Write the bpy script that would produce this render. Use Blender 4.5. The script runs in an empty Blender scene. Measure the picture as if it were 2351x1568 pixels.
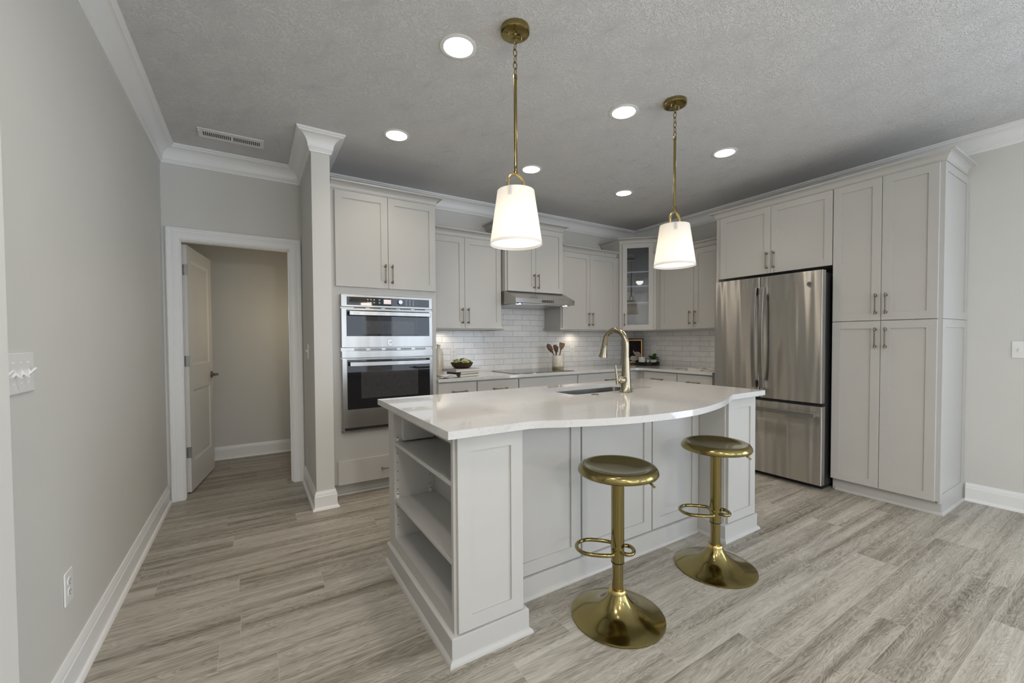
import bpy, bmesh, math, random
from mathutils import Vector, Matrix

# ------------------------------------------------------------------ camera, world, lights, exposure
SC = bpy.context.scene
COL = SC.collection
R = math.radians
random.seed(7)

cam_d = bpy.data.cameras.new('camera')
cam = bpy.data.objects.new('camera', cam_d)
COL.objects.link(cam)
cam_d.sensor_fit = 'HORIZONTAL'
cam_d.sensor_width = 36.0
cam_d.lens = 956.40 / 2351.0 * 36.0
cam_d.shift_x = 1.0 / 2351.0
cam_d.shift_y = 17.97 / 2351.0
cam_d.clip_start = 0.02
CAM = Vector((-4.6089, -4.1181, 1.244))
yaw, pitch, roll = R(-31.827), R(-1.348), R(-0.336)
fw = Vector((-math.sin(yaw)*math.cos(pitch), math.cos(yaw)*math.cos(pitch), math.sin(pitch)))
rt = Vector((math.cos(yaw), math.sin(yaw), 0))
up = rt.cross(fw)
r2 = math.cos(roll)*rt + math.sin(roll)*up
u2 = math.cos(roll)*up - math.sin(roll)*rt
cam.matrix_world = Matrix(((r2.x, u2.x, -fw.x, CAM.x), (r2.y, u2.y, -fw.y, CAM.y), (r2.z, u2.z, -fw.z, CAM.z), (0, 0, 0, 1)))
SC.camera = cam

SC.view_settings.view_transform = 'Standard'
SC.view_settings.look = 'None'
SC.view_settings.gamma = 1.0
SC.view_settings.use_curve_mapping = False
SC.view_settings.exposure = 0.24

W = bpy.data.worlds.new('daylight_sky')
SC.world = W
W.use_nodes = True
W.node_tree.nodes['Background'].inputs['Color'].default_value = (0.72, 0.82, 1.0, 1)
W.node_tree.nodes['Background'].inputs['Strength'].default_value = 0.9


def light(name, kind, loc, power, color=(1, 1, 1), rot=(0, 0, 0), **kw):
    d = bpy.data.lights.new(name, kind)
    d.energy = power
    d.color = color
    for k, v in kw.items():
        setattr(d, k, v)
    o = bpy.data.objects.new(name, d)
    o.location = loc
    o.rotation_euler = rot
    COL.objects.link(o)
    return o


H = 2.7375
WARM = (1.0, 0.86, 0.70)
DAY = (0.74, 0.86, 1.0)
# daylight through the windows of the rear wall
light('daylight_window_left', 'AREA', (-3.3, -7.3, 1.35), 20, DAY, (R(90), 0, 0), shape='RECTANGLE', size=1.9, size_y=2.1)
light('daylight_window_right', 'AREA', (-0.95, -7.3, 1.35), 20, DAY, (R(90), 0, 0), shape='RECTANGLE', size=1.6, size_y=2.1)

# unseen spots added behind and above the camera to lift the left side
for lx_, ly_, lp_ in ((-3.69, -3.30, 3), (-4.55, -3.50, 46), (-4.3, -4.9, 55), (-4.3, -6.4, 25)):
    light('added_fill_beam', 'SPOT', (lx_, ly_, H-0.012), lp_, (1.0, 0.94, 0.87), (0, 0, 0), spot_size=R(172), spot_blend=0.5, shadow_soft_size=0.09)
# chandelier of the dining area behind the camera
light('chandelier_lamp', 'POINT', (-2.7, -5.7, 1.95), 7, (1.0, 0.88, 0.74), shadow_soft_size=0.10)
# unseen point light added behind the camera to brighten door wall and crown
light('added_rear_fill', 'POINT', (-4.05, -6.2, 1.80), 48, (1.0, 0.93, 0.85), shadow_soft_size=0.14)
# unseen fill light added to lift the closet beyond the doorway
light('added_closet_fill', 'POINT', (-4.30, 0.55, 1.5), 2.2, (1.0, 0.83, 0.58), shadow_soft_size=0.15)

light('added_side_daylight', 'AREA', (-0.06, -5.75, 1.22), 46, (0.76, 0.87, 1.0), (0, R(90), 0), shape='RECTANGLE', size=2.1, size_y=2.2)  # side daylight added behind the camera to brighten the left wall

# ------------------------------------------------------------------ materials
MATS = {}


def new_mat(name):
    m = bpy.data.materials.new(name)
    m.use_nodes = True
    nt = m.node_tree
    b = nt.nodes['Principled BSDF']
    MATS[name] = m
    return m, nt, b


def N(nt, t, **kw):
    n = nt.nodes.new(t)
    for k, v in kw.items():
        setattr(n, k, v)
    return n


def setin(n, **kw):
    for k, v in kw.items():
        n.inputs[k.replace('_', ' ')].default_value = v


def ramp(nt, stops):
    n = nt.nodes.new('ShaderNodeValToRGB')
    e = n.color_ramp.elements
    while len(e) < len(stops):
        e.new(0.5)
    for i, (p, c) in enumerate(stops):
        e[i].position = p
        e[i].color = (*c, 1) if len(c) == 3 else c
    return n


def objcoord(nt, scale=(1, 1, 1), loc=(0, 0, 0), rot=(0, 0, 0)):
    tc = N(nt, 'ShaderNodeTexCoord')
    mp = N(nt, 'ShaderNodeMapping')
    nt.links.new(tc.outputs['Object'], mp.inputs['Vector'])
    mp.inputs['Scale'].default_value = scale
    mp.inputs['Location'].default_value = loc
    mp.inputs['Rotation'].default_value = rot
    return mp.outputs['Vector']


def noise(nt, vec, scale=5, detail=3, rough=0.5, dist=0.0):
    n = N(nt, 'ShaderNodeTexNoise')
    nt.links.new(vec, n.inputs['Vector'])
    setin(n, Scale=scale, Detail=detail, Roughness=rough, Distortion=dist)
    return n


def bump(nt, b, height, strength=0.3, dist=0.002):
    n = N(nt, 'ShaderNodeBump')
    setin(n, Strength=strength, Distance=dist)
    nt.links.new(height, n.inputs['Height'])
    nt.links.new(n.outputs['Normal'], b.inputs['Normal'])
    return n


def paint(name, col, rough=0.5, var=0.03, bscale=120, bstr=0.05, spec=0.5, coat=0.0):
    """painted surface: base colour with a faint mottling and roller texture"""
    m, nt, b = new_mat(name)
    v = objcoord(nt)
    n = noise(nt, v, 3.0, 4)
    lo = tuple(c*(1-var) for c in col)
    hi = tuple(min(1, c*(1+var)) for c in col)
    r = ramp(nt, [(0.3, lo), (0.7, hi)])
    nt.links.new(n.outputs['Fac'], r.inputs['Fac'])
    nt.links.new(r.outputs['Color'], b.inputs['Base Color'])
    setin(b, Roughness=rough)
    b.inputs['Specular IOR Level'].default_value = spec
    if coat:
        b.inputs['Coat Weight'].default_value = coat
        b.inputs['Coat Roughness'].default_value = 0.1
    if bstr:
        n2 = noise(nt, v, bscale, 2)
        bump(nt, b, n2.outputs['Fac'], bstr, 0.001)
    return m


def metal(name, col, rough=0.25, scale=(3, 3, 160), aniso=0.0, var=0.1, wavy=0.0):
    m, nt, b = new_mat(name)
    v = objcoord(nt, scale)
    n = noise(nt, v, 4.0, 3)
    setin(b, Metallic=1.0)
    lo = tuple(c*(1-var) for c in col)
    hi = tuple(min(1, c*(1+var)) for c in col)
    r = ramp(nt, [(0.3, lo), (0.7, hi)])
    nt.links.new(n.outputs['Fac'], r.inputs['Fac'])
    nt.links.new(r.outputs['Color'], b.inputs['Base Color'])
    mr = N(nt, 'ShaderNodeMapRange')
    setin(mr, To_Min=rough*0.85, To_Max=rough*1.15)
    nt.links.new(n.outputs['Fac'], mr.inputs['Value'])
    nt.links.new(mr.outputs['Result'], b.inputs['Roughness'])
    if aniso:
        b.inputs['Anisotropic'].default_value = aniso
        t = N(nt, 'ShaderNodeTangent', direction_type='RADIAL', axis='Z')
        nt.links.new(t.outputs['Tangent'], b.inputs['Tangent'])
        b.inputs['Anisotropic Rotation'].default_value = 0.25
    if wavy:
        vw = objcoord(nt, (7, 7, 0.5))
        nw = noise(nt, vw, 1.3, 1, 0.4)
        bump(nt, b, nw.outputs['Fac'], wavy, 0.02)
    return m


WALL = paint('wall_paint', (0.66, 0.652, 0.615), 0.65, 0.015, 260, 0.06, 0.3)
TRIM = paint('trim_white', (0.85, 0.85, 0.84), 0.35, 0.01, 200, 0.02)
CAB = paint('cabinet_paint', (0.515, 0.505, 0.48), 0.36, 0.012, 300, 0.02)
PLASTIC = paint('white_plastic', (0.82, 0.82, 0.80), 0.3, 0.01, 300, 0.0)
DOORP = paint('door_paint', (0.74, 0.73, 0.70), 0.4, 0.01, 200, 0.02)
BLACKP = paint('black_plastic', (0.012, 0.012, 0.014), 0.45, 0.2, 300, 0.05)
DARKSLOT = paint('dark_recess', (0.03, 0.03, 0.035), 0.7, 0.2, 300, 0.0)
STEEL = metal('brushed_steel', (0.52, 0.50, 0.465), 0.33, (30, 30, 30), 1.0, 0.02, 0.9)
STEELB = metal('bright_steel', (0.42, 0.41, 0.39), 0.24, (30, 30, 30), 0.5, 0.02, 0.15)
HOODM = metal('hood_steel', (0.42, 0.41, 0.395), 0.24, (30, 30, 30), 0.3, 0.02)
NICKEL = metal('satin_nickel', (0.55, 0.55, 0.54), 0.3, (40, 40, 40), 0.0, 0.05)
BRASS = metal('antique_brass', (0.30, 0.245, 0.098), 0.15, (60, 60, 60), 0.0, 0.06)
BRASSL = metal('light_brass', (0.62, 0.47, 0.21), 0.26, (60, 60, 60), 0.0, 0.05)
BRONZE = metal('champagne_bronze', (0.36, 0.32, 0.235), 0.22, (50, 50, 50), 0.0, 0.06)
PULL = metal('pull_bronze', (0.24, 0.205, 0.145), 0.3, (50, 50, 50), 0.0, 0.08)
CHROME = metal('polished_steel', (0.75, 0.75, 0.75), 0.08, (50, 50, 50), 0.0, 0.03)


def glossy(name, col, rough, spec=0.5):
    m, nt, b = new_mat(name)
    v = objcoord(nt)
    n = noise(nt, v, 30, 2)
    r = ramp(nt, [(0.3, tuple(c*0.9 for c in col)), (0.7, tuple(c*1.1 for c in col))])
    nt.links.new(n.outputs['Fac'], r.inputs['Fac'])
    nt.links.new(r.outputs['Color'], b.inputs['Base Color'])
    setin(b, Roughness=rough)
    b.inputs['Specular IOR Level'].default_value = spec
    return m


BGLASS = glossy('black_glass', (0.010, 0.010, 0.012), 0.03, 0.6)
WGLASS = glossy('oven_window_glass', (0.045, 0.045, 0.047), 0.05, 0.6)
COOKG = glossy('cooktop_glass', (0.012, 0.012, 0.013), 0.06, 0.8)
CERAMIC = glossy('white_ceramic', (0.75, 0.74, 0.70), 0.15)
CREAM = glossy('cream_stoneware', (0.68, 0.64, 0.54), 0.2)
TANBAND = glossy('tan_stoneware', (0.30, 0.26, 0.15), 0.6)
DARKWOOD = paint('dark_wood', (0.030, 0.018, 0.010), 0.4, 0.5, 60, 0.15)
PAPER = paint('book_paper', (0.70, 0.68, 0.62), 0.8, 0.04, 300, 0.1)
COVERG = paint('book_cover_grey', (0.42, 0.41, 0.42), 0.5, 0.15, 40, 0.05)
COVERT = paint('book_cover_taupe', (0.13, 0.115, 0.095), 0.6, 0.08, 60, 0.05)
COVERW = paint('book_cover_olive', (0.16, 0.145, 0.11), 0.6, 0.08, 60, 0.05)
FRAMEB = paint('black_frame', (0.010, 0.009, 0.008), 0.35, 0.3, 60, 0.05)
GOLD = metal('gilt_edge', (0.45, 0.26, 0.07), 0.35, (80, 80, 80), 0.0, 0.2)
TRAYM = paint('black_tray', (0.007, 0.006, 0.005), 0.45, 0.3, 60, 0.1, 0.25)
SOIL = paint('dark_soil', (0.03, 0.022, 0.015), 0.9, 0.4, 200, 0.6)
INKW = paint('panel_print', (0.75, 0.75, 0.75), 0.5, 0.02, 100, 0.0)


def mk_wood(name, light_c, dark_c):
    m, nt, b = new_mat(name)
    v = objcoord(nt, (40, 40, 6))
    n = noise(nt, v, 2.5, 4, 0.6, 1.0)
    r = ramp(nt, [(0.3, dark_c), (0.7, light_c)])
    nt.links.new(n.outputs['Fac'], r.inputs['Fac'])
    nt.links.new(r.outputs['Color'], b.inputs['Base Color'])
    setin(b, Roughness=0.5)
    return m


SPOONW = mk_wood('walnut_wood', (0.14, 0.062, 0.024), (0.055, 0.022, 0.009))
SPATW = mk_wood('acacia_wood', (0.22, 0.12, 0.055), (0.11, 0.055, 0.025))
BOWLW = mk_wood('bowl_wood', (0.055, 0.030, 0.014), (0.018, 0.010, 0.005))


def leafmat(name, c1, c2):
    m, nt, b = new_mat(name)
    v = objcoord(nt)
    n = noise(nt, v, 45, 3)
    r = ramp(nt, [(0.3, c1), (0.7, c2)])
    nt.links.new(n.outputs['Fac'], r.inputs['Fac'])
    nt.links.new(r.outputs['Color'], b.inputs['Base Color'])
    setin(b, Roughness=0.35)
    return m


LEAFD = leafmat('dark_leaf', (0.012, 0.06, 0.010), (0.05, 0.16, 0.03))
SUCC = [leafmat('succulent_lime', (0.22, 0.27, 0.03), (0.42, 0.46, 0.10)),
        leafmat('succulent_cream', (0.45, 0.42, 0.18), (0.62, 0.58, 0.32)),
        leafmat('succulent_green', (0.08, 0.16, 0.02), (0.2, 0.32, 0.05))]


def emit(name, col, strength):
    m, nt, b = new_mat(name)
    setin(b, Roughness=0.5)
    b.inputs['Base Color'].default_value = (0.8, 0.8, 0.8, 1)
    b.inputs['Emission Color'].default_value = (*col, 1)
    b.inputs['Emission Strength'].default_value = strength
    v = objcoord(nt)
    n = noise(nt, v, 10, 1)
    r = ramp(nt, [(0.0, tuple(c*0.98 for c in col)), (1.0, col)])
    nt.links.new(n.outputs['Fac'], r.inputs['Fac'])
    nt.links.new(r.outputs['Color'], b.inputs['Emission Color'])
    return m


LAMP = emit('downlight_glow', (1.0, 0.93, 0.80), 18.0)
DIFFUSE_DISC = emit('pendant_diffuser_glow', (1.0, 0.92, 0.77), 0.95)
HOODLAMP = emit('hood_lamp_glow', (1.0, 0.88, 0.7), 4.0)
SCREEN = emit('display_glow', (0.55, 0.30, 0.30), 0.45)

# pendant shade: white translucent linen
m, nt, b = new_mat('linen_shade')
SHADE = m
v = objcoord(nt, (220, 220, 220))
n = noise(nt, v, 1.5, 2)
tr = N(nt, 'ShaderNodeBsdfTranslucent')
tr.inputs['Color'].default_value = (0.95, 0.90, 0.83, 1)
df = N(nt, 'ShaderNodeBsdfDiffuse')
r = ramp(nt, [(0.2, (0.86, 0.85, 0.83)), (0.8, (0.93, 0.92, 0.90))])
nt.links.new(n.outputs['Fac'], r.inputs['Fac'])
nt.links.new(r.outputs['Color'], df.inputs['Color'])
mx = N(nt, 'ShaderNodeMixShader')
mx.inputs['Fac'].default_value = 0.42
nt.links.new(df.outputs[0], mx.inputs[1])
nt.links.new(tr.outputs[0], mx.inputs[2])
nt.links.new(mx.outputs[0], nt.nodes['Material Output'].inputs['Surface'])

# clear glass pane
m, nt, b = new_mat('clear_glass')
CLEAR = m
gl = N(nt, 'ShaderNodeBsdfGlossy')
gl.inputs['Roughness'].default_value = 0.01
tp = N(nt, 'ShaderNodeBsdfTransparent')
tp.inputs['Color'].default_value = (0.80, 0.83, 0.86, 1)
fr = N(nt, 'ShaderNodeFresnel')
fr.inputs['IOR'].default_value = 1.75
mx = N(nt, 'ShaderNodeMixShader')
nt.links.new(fr.outputs[0], mx.inputs[0])
nt.links.new(tp.outputs[0], mx.inputs[1])
nt.links.new(gl.outputs[0], mx.inputs[2])
nt.links.new(mx.outputs[0], nt.nodes['Material Output'].inputs['Surface'])

# ceiling: stomped drywall texture
m, nt, b = new_mat('stomped_ceiling')
CEIL = m
v = objcoord(nt)
vo = N(nt, 'ShaderNodeTexVoronoi', voronoi_dimensions='2D', feature='F1')
vo.inputs['Scale'].default_value = 4.3
wob = noise(nt, v, 9, 2)
vsum = N(nt, 'ShaderNodeVectorMath', operation='MULTIPLY_ADD')
nt.links.new(wob.outputs['Color'], vsum.inputs[0])
vsum.inputs[1].default_value = (0.06, 0.06, 0)
nt.links.new(v, vsum.inputs[2])
nt.links.new(vsum.outputs[0], vo.inputs['Vector'])
dv = N(nt, 'ShaderNodeVectorMath', operation='SUBTRACT')
nt.links.new(vsum.outputs[0], dv.inputs[0])
nt.links.new(vo.outputs['Position'], dv.inputs[1])
sx_ = N(nt, 'ShaderNodeSeparateXYZ')
nt.links.new(dv.outputs[0], sx_.inputs[0])
at = N(nt, 'ShaderNodeMath', operation='ARCTAN2')
nt.links.new(sx_.outputs['Y'], at.inputs[0])
nt.links.new(sx_.outputs['X'], at.inputs[1])
am = N(nt, 'ShaderNodeMath', operation='MULTIPLY')
nt.links.new(at.outputs[0], am.inputs[0])
am.inputs[1].default_value = 7.0
rm = N(nt, 'ShaderNodeMath', operation='MULTIPLY')
nt.links.new(vo.outputs['Distance'], rm.inputs[0])
rm.inputs[1].default_value = 11.0
sc_ = N(nt, 'ShaderNodeSeparateColor')
nt.links.new(vo.outputs['Color'], sc_.inputs[0])
cm = N(nt, 'ShaderNodeMath', operation='MULTIPLY')
nt.links.new(sc_.outputs[0], cm.inputs[0])
cm.inputs[1].default_value = 40.0
pc_ = N(nt, 'ShaderNodeCombineXYZ')
for i_, o_ in enumerate((am, rm, cm)):
    nt.links.new(o_.outputs[0], pc_.inputs[i_])
n1 = noise(nt, pc_.outputs[0], 1.0, 2, 0.5, 0.9)
ab = N(nt, 'ShaderNodeMath', operation='SUBTRACT')
nt.links.new(n1.outputs['Fac'], ab.inputs[0])
ab.inputs[1].default_value = 0.5
ab2 = N(nt, 'ShaderNodeMath', operation='ABSOLUTE')
nt.links.new(ab.outputs[0], ab2.inputs[0])
rr = ramp(nt, [(0.0, (1, 1, 1)), (0.03, (0.4, 0.4, 0.4)), (0.075, (0, 0, 0))])
nt.links.new(ab2.outputs[0], rr.inputs['Fac'])
b.inputs['Base Color'].default_value = (0.70, 0.695, 0.69, 1)
setin(b, Roughness=0.8)
b.inputs['Specular IOR Level'].default_value = 0.25
bump(nt, b, rr.outputs['Color'], 0.6, 0.004)

# quartz
m, nt, b = new_mat('white_quartz')
QUARTZ = m
v = objcoord(nt)
n1 = noise(nt, v, 70, 4, 0.6)
r1 = ramp(nt, [(0.25, (0.50, 0.495, 0.48)), (0.40, (0.60, 0.595, 0.585)), (0.9, (0.63, 0.625, 0.615))])
nt.links.new(n1.outputs['Fac'], r1.inputs['Fac'])
n2 = noise(nt, v, 2.2, 6, 0.65, 1.8)
r2_ = ramp(nt, [(0.485, (1, 1, 1)), (0.5, (0.86, 0.85, 0.84)), (0.515, (1, 1, 1))])
nt.links.new(n2.outputs['Fac'], r2_.inputs['Fac'])
mxc = N(nt, 'ShaderNodeMix', data_type='RGBA', blend_type='MULTIPLY')
mxc.inputs[0].default_value = 0.5
nt.links.new(r1.outputs['Color'], mxc.inputs[6])
nt.links.new(r2_.outputs['Color'], mxc.inputs[7])
nt.links.new(mxc.outputs[2], b.inputs['Base Color'])
setin(b, Roughness=0.045)
b.inputs['Specular IOR Level'].default_value = 0.7


def math_n(nt, op, a, bb=None, c=None):
    n = N(nt, 'ShaderNodeMath', operation=op)
    for i, x in enumerate((a, bb, c)):
        if x is None:
            continue
        if isinstance(x, (int, float)):
            n.inputs[i].default_value = x
        else:
            nt.links.new(x, n.inputs[i])
    return n.outputs[0]


# floor planks running along X
m, nt, b = new_mat('oak_vinyl_plank')
FLOORM = m
tc = N(nt, 'ShaderNodeTexCoord')
sp = N(nt, 'ShaderNodeSeparateXYZ')
nt.links.new(tc.outputs['Object'], sp.inputs[0])
PW, PL = 0.1835, 1.22
yr = math_n(nt, 'DIVIDE', math_n(nt, 'ADD', sp.outputs['Y'], 2.780 + PW*60), PW)
row = math_n(nt, 'FLOOR', yr)
yf = math_n(nt, 'FRACT', yr)
wn = N(nt, 'ShaderNodeTexWhiteNoise', noise_dimensions='1D')
nt.links.new(row, wn.inputs['W'])
xr = math_n(nt, 'ADD', math_n(nt, 'DIVIDE', math_n(nt, 'ADD', sp.outputs['X'], 40.0), PL), wn.outputs['Value'])
xi = math_n(nt, 'FLOOR', xr)
xf = math_n(nt, 'FRACT', xr)
cb = N(nt, 'ShaderNodeCombineXYZ')
nt.links.new(row, cb.inputs[0])
nt.links.new(xi, cb.inputs[1])
wn2 = N(nt, 'ShaderNodeTexWhiteNoise', noise_dimensions='2D')
nt.links.new(cb.outputs[0], wn2.inputs['Vector'])
# grain coordinates, shifted per plank
off = N(nt, 'ShaderNodeVectorMath', operation='MULTIPLY_ADD')
nt.links.new(wn2.outputs['Color'], off.inputs[0])
off.inputs[1].default_value = (37.0, 19.0, 11.0)
nt.links.new(tc.outputs['Object'], off.inputs[2])
mpa = N(nt, 'ShaderNodeMapping')
mpa.inputs['Scale'].default_value = (1.1, 9.0, 1.0)
nt.links.new(off.outputs[0], mpa.inputs['Vector'])
na = noise(nt, mpa.outputs[0], 1.6, 3, 0.5, 0.9)
# cathedral rings: contour lines of the slow noise
ring = math_n(nt, 'FRACT', math_n(nt, 'MULTIPLY', na.outputs['Fac'], 21.0))
ring2 = math_n(nt, 'ABSOLUTE', math_n(nt, 'SUBTRACT', ring, 0.5))
mpb = N(nt, 'ShaderNodeMapping')
mpb.inputs['Scale'].default_value = (4.0, 110.0, 1.0)
nt.links.new(off.outputs[0], mpb.inputs['Vector'])
nb = noise(nt, mpb.outputs[0], 2.0, 6, 0.75, 0.3)
mpc = N(nt, 'ShaderNodeMapping')
mpc.inputs['Scale'].default_value = (0.55, 13.0, 1.0)
nt.links.new(off.outputs[0], mpc.inputs['Vector'])
ncn = noise(nt, mpc.outputs[0], 1.1, 4, 0.6, 0.6)
def centred(o_, gain):
    return math_n(nt, 'MULTIPLY', math_n(nt, 'SUBTRACT', o_, 0.5), gain)
g = math_n(nt, 'ADD', 0.52, math_n(nt, 'MULTIPLY', math_n(nt, 'SUBTRACT', ring2, 0.25), 0.40))
g = math_n(nt, 'ADD', g, centred(nb.outputs['Fac'], 0.85))
g = math_n(nt, 'ADD', g, centred(ncn.outputs['Fac'], 1.05))
g = math_n(nt, 'ADD', g, centred(wn2.outputs['Value'], 0.16))
rg = ramp(nt, [(0.12, (0.095, 0.082, 0.062)), (0.36, (0.252, 0.227, 0.184)), (0.56, (0.402, 0.370, 0.315)), (0.82, (0.56, 0.528, 0.465))])
nt.links.new(g, rg.inputs['Fac'])
# seams
se = math_n(nt, 'MINIMUM', math_n(nt, 'MULTIPLY', math_n(nt, 'MINIMUM', yf, math_n(nt, 'SUBTRACT', 1.0, yf)), PW),
            math_n(nt, 'MULTIPLY', math_n(nt, 'MINIMUM', xf, math_n(nt, 'SUBTRACT', 1.0, xf)), PL))
sm = N(nt, 'ShaderNodeMapRange')
setin(sm, From_Min=0.0006, From_Max=0.0018, To_Min=1.0, To_Max=0.0)
nt.links.new(se, sm.inputs['Value'])
mxs = N(nt, 'ShaderNodeMix', data_type='RGBA')
nt.links.new(math_n(nt, 'MULTIPLY', sm.outputs['Result'], 0.7), mxs.inputs[0])
nt.links.new(rg.outputs['Color'], mxs.inputs[6])
mxs.inputs[7].default_value = (0.50, 0.47, 0.42, 1)
nt.links.new(mxs.outputs[2], b.inputs['Base Color'])
setin(b, Roughness=0.42)
b.inputs['Specular IOR Level'].default_value = 0.4
bump(nt, b, g, 0.12, 0.0015)


# glazed subway tile, u axis = X (back wall) or Y (right wall)
def tile_mat(name, axis, shift):
    m, nt, b = new_mat(name)
    tc = N(nt, 'ShaderNodeTexCoord')
    sp = N(nt, 'ShaderNodeSeparateXYZ')
    nt.links.new(tc.outputs['Object'], sp.inputs[0])
    cb = N(nt, 'ShaderNodeCombineXYZ')
    nt.links.new(math_n(nt, 'ADD', sp.outputs[axis], shift + 0.2515*40), cb.inputs[0])
    nt.links.new(math_n(nt, 'ADD', sp.outputs['Z'], -1.0220 + 0.0642*20), cb.inputs[1])
    br = N(nt, 'ShaderNodeTexBrick', offset=0.5, offset_frequency=2)
    nt.links.new(cb.outputs[0], br.inputs['Vector'])
    br.inputs['Color1'].default_value = (0.76, 0.76, 0.755, 1)
    br.inputs['Color2'].default_value = (0.86, 0.855, 0.84, 1)
    br.inputs['Mortar'].default_value = (0.30, 0.295, 0.285, 1)
    setin(br, Scale=1.0, Mortar_Size=0.0016, Mortar_Smooth=0.25, Bias=0.0, Brick_Width=0.2515, Row_Height=0.0642)
    n1 = noise(nt, tc.outputs['Object'], 14, 3)
    mxc = N(nt, 'ShaderNodeMix', data_type='RGBA', blend_type='MULTIPLY')
    mxc.inputs[0].default_value = 0.35
    nt.links.new(br.outputs['Color'], mxc.inputs[6])
    rr = ramp(nt, [(0.3, (0.80, 0.80, 0.80)), (0.7, (1, 1, 1))])
    nt.links.new(n1.outputs['Fac'], rr.inputs['Fac'])
    nt.links.new(rr.outputs['Color'], mxc.inputs[7])
    nt.links.new(mxc.outputs[2], b.inputs['Base Color'])
    setin(b, Roughness=0.12)
    n2 = noise(nt, tc.outputs['Object'], 22, 2, 0.5, 0.4)
    hgt = math_n(nt, 'ADD', math_n(nt, 'MULTIPLY', br.outputs['Fac'], -0.6), math_n(nt, 'MULTIPLY', n2.outputs['Fac'], 0.8))
    bump(nt, b, hgt, 0.5, 0.003)
    return m


TILEB = tile_mat('glazed_tile_back', 'X', -0.098)
TILER = tile_mat('glazed_tile_right', 'Y', 0.03)

# striped cloth
m, nt, b = new_mat('striped_cloth')
CLOTH = m
v = objcoord(nt)
w1 = N(nt, 'ShaderNodeTexWave', wave_type='BANDS', bands_direction='DIAGONAL')
setin(w1, Scale=38.0, Distortion=0.3)
nt.links.new(v, w1.inputs['Vector'])
r = ramp(nt, [(0.06, (0.25, 0.25, 0.28)), (0.16, (0.72, 0.70, 0.68)), (1, (0.75, 0.74, 0.72))])
nt.links.new(w1.outputs['Fac'], r.inputs['Fac'])
nt.links.new(r.outputs['Color'], b.inputs['Base Color'])
setin(b, Roughness=0.9)

# printed magazine page
m, nt, b = new_mat('magazine_page')
PAGEM = m
v = objcoord(nt, (5, 5, 5))
n1 = noise(nt, v, 1.6, 2, 0.5, 0.5)
r = ramp(nt, [(0.40, (0.16, 0.13, 0.12)), (0.5, (0.70, 0.68, 0.66)), (0.62, (0.72, 0.71, 0.69)), (0.7, (0.42, 0.33, 0.26))])
nt.links.new(n1.outputs['Fac'], r.inputs['Fac'])
nt.links.new(r.outputs['Color'], b.inputs['Base Color'])
setin(b, Roughness=0.3)

# dark painting: near-black ground with a few soft warm brush patches
m, nt, b = new_mat('dark_canvas')
CANVAS = m
v = objcoord(nt)
n1 = noise(nt, v, 14, 4)
r = ramp(nt, [(0.3, (0.006, 0.004, 0.006)), (0.8, (0.030, 0.016, 0.018))])
nt.links.new(n1.outputs['Fac'], r.inputs['Fac'])
nt.links.new(r.outputs['Color'], b.inputs['Base Color'])
setin(b, Roughness=0.7)
b.inputs['Specular IOR Level'].default_value = 0.15
PALE = paint('pale_brushwork', (0.30, 0.22, 0.17), 0.5, 0.35, 40, 0.1)
PALEW = paint('white_brushwork', (0.42, 0.39, 0.37), 0.5, 0.35, 30, 0.1)


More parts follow.
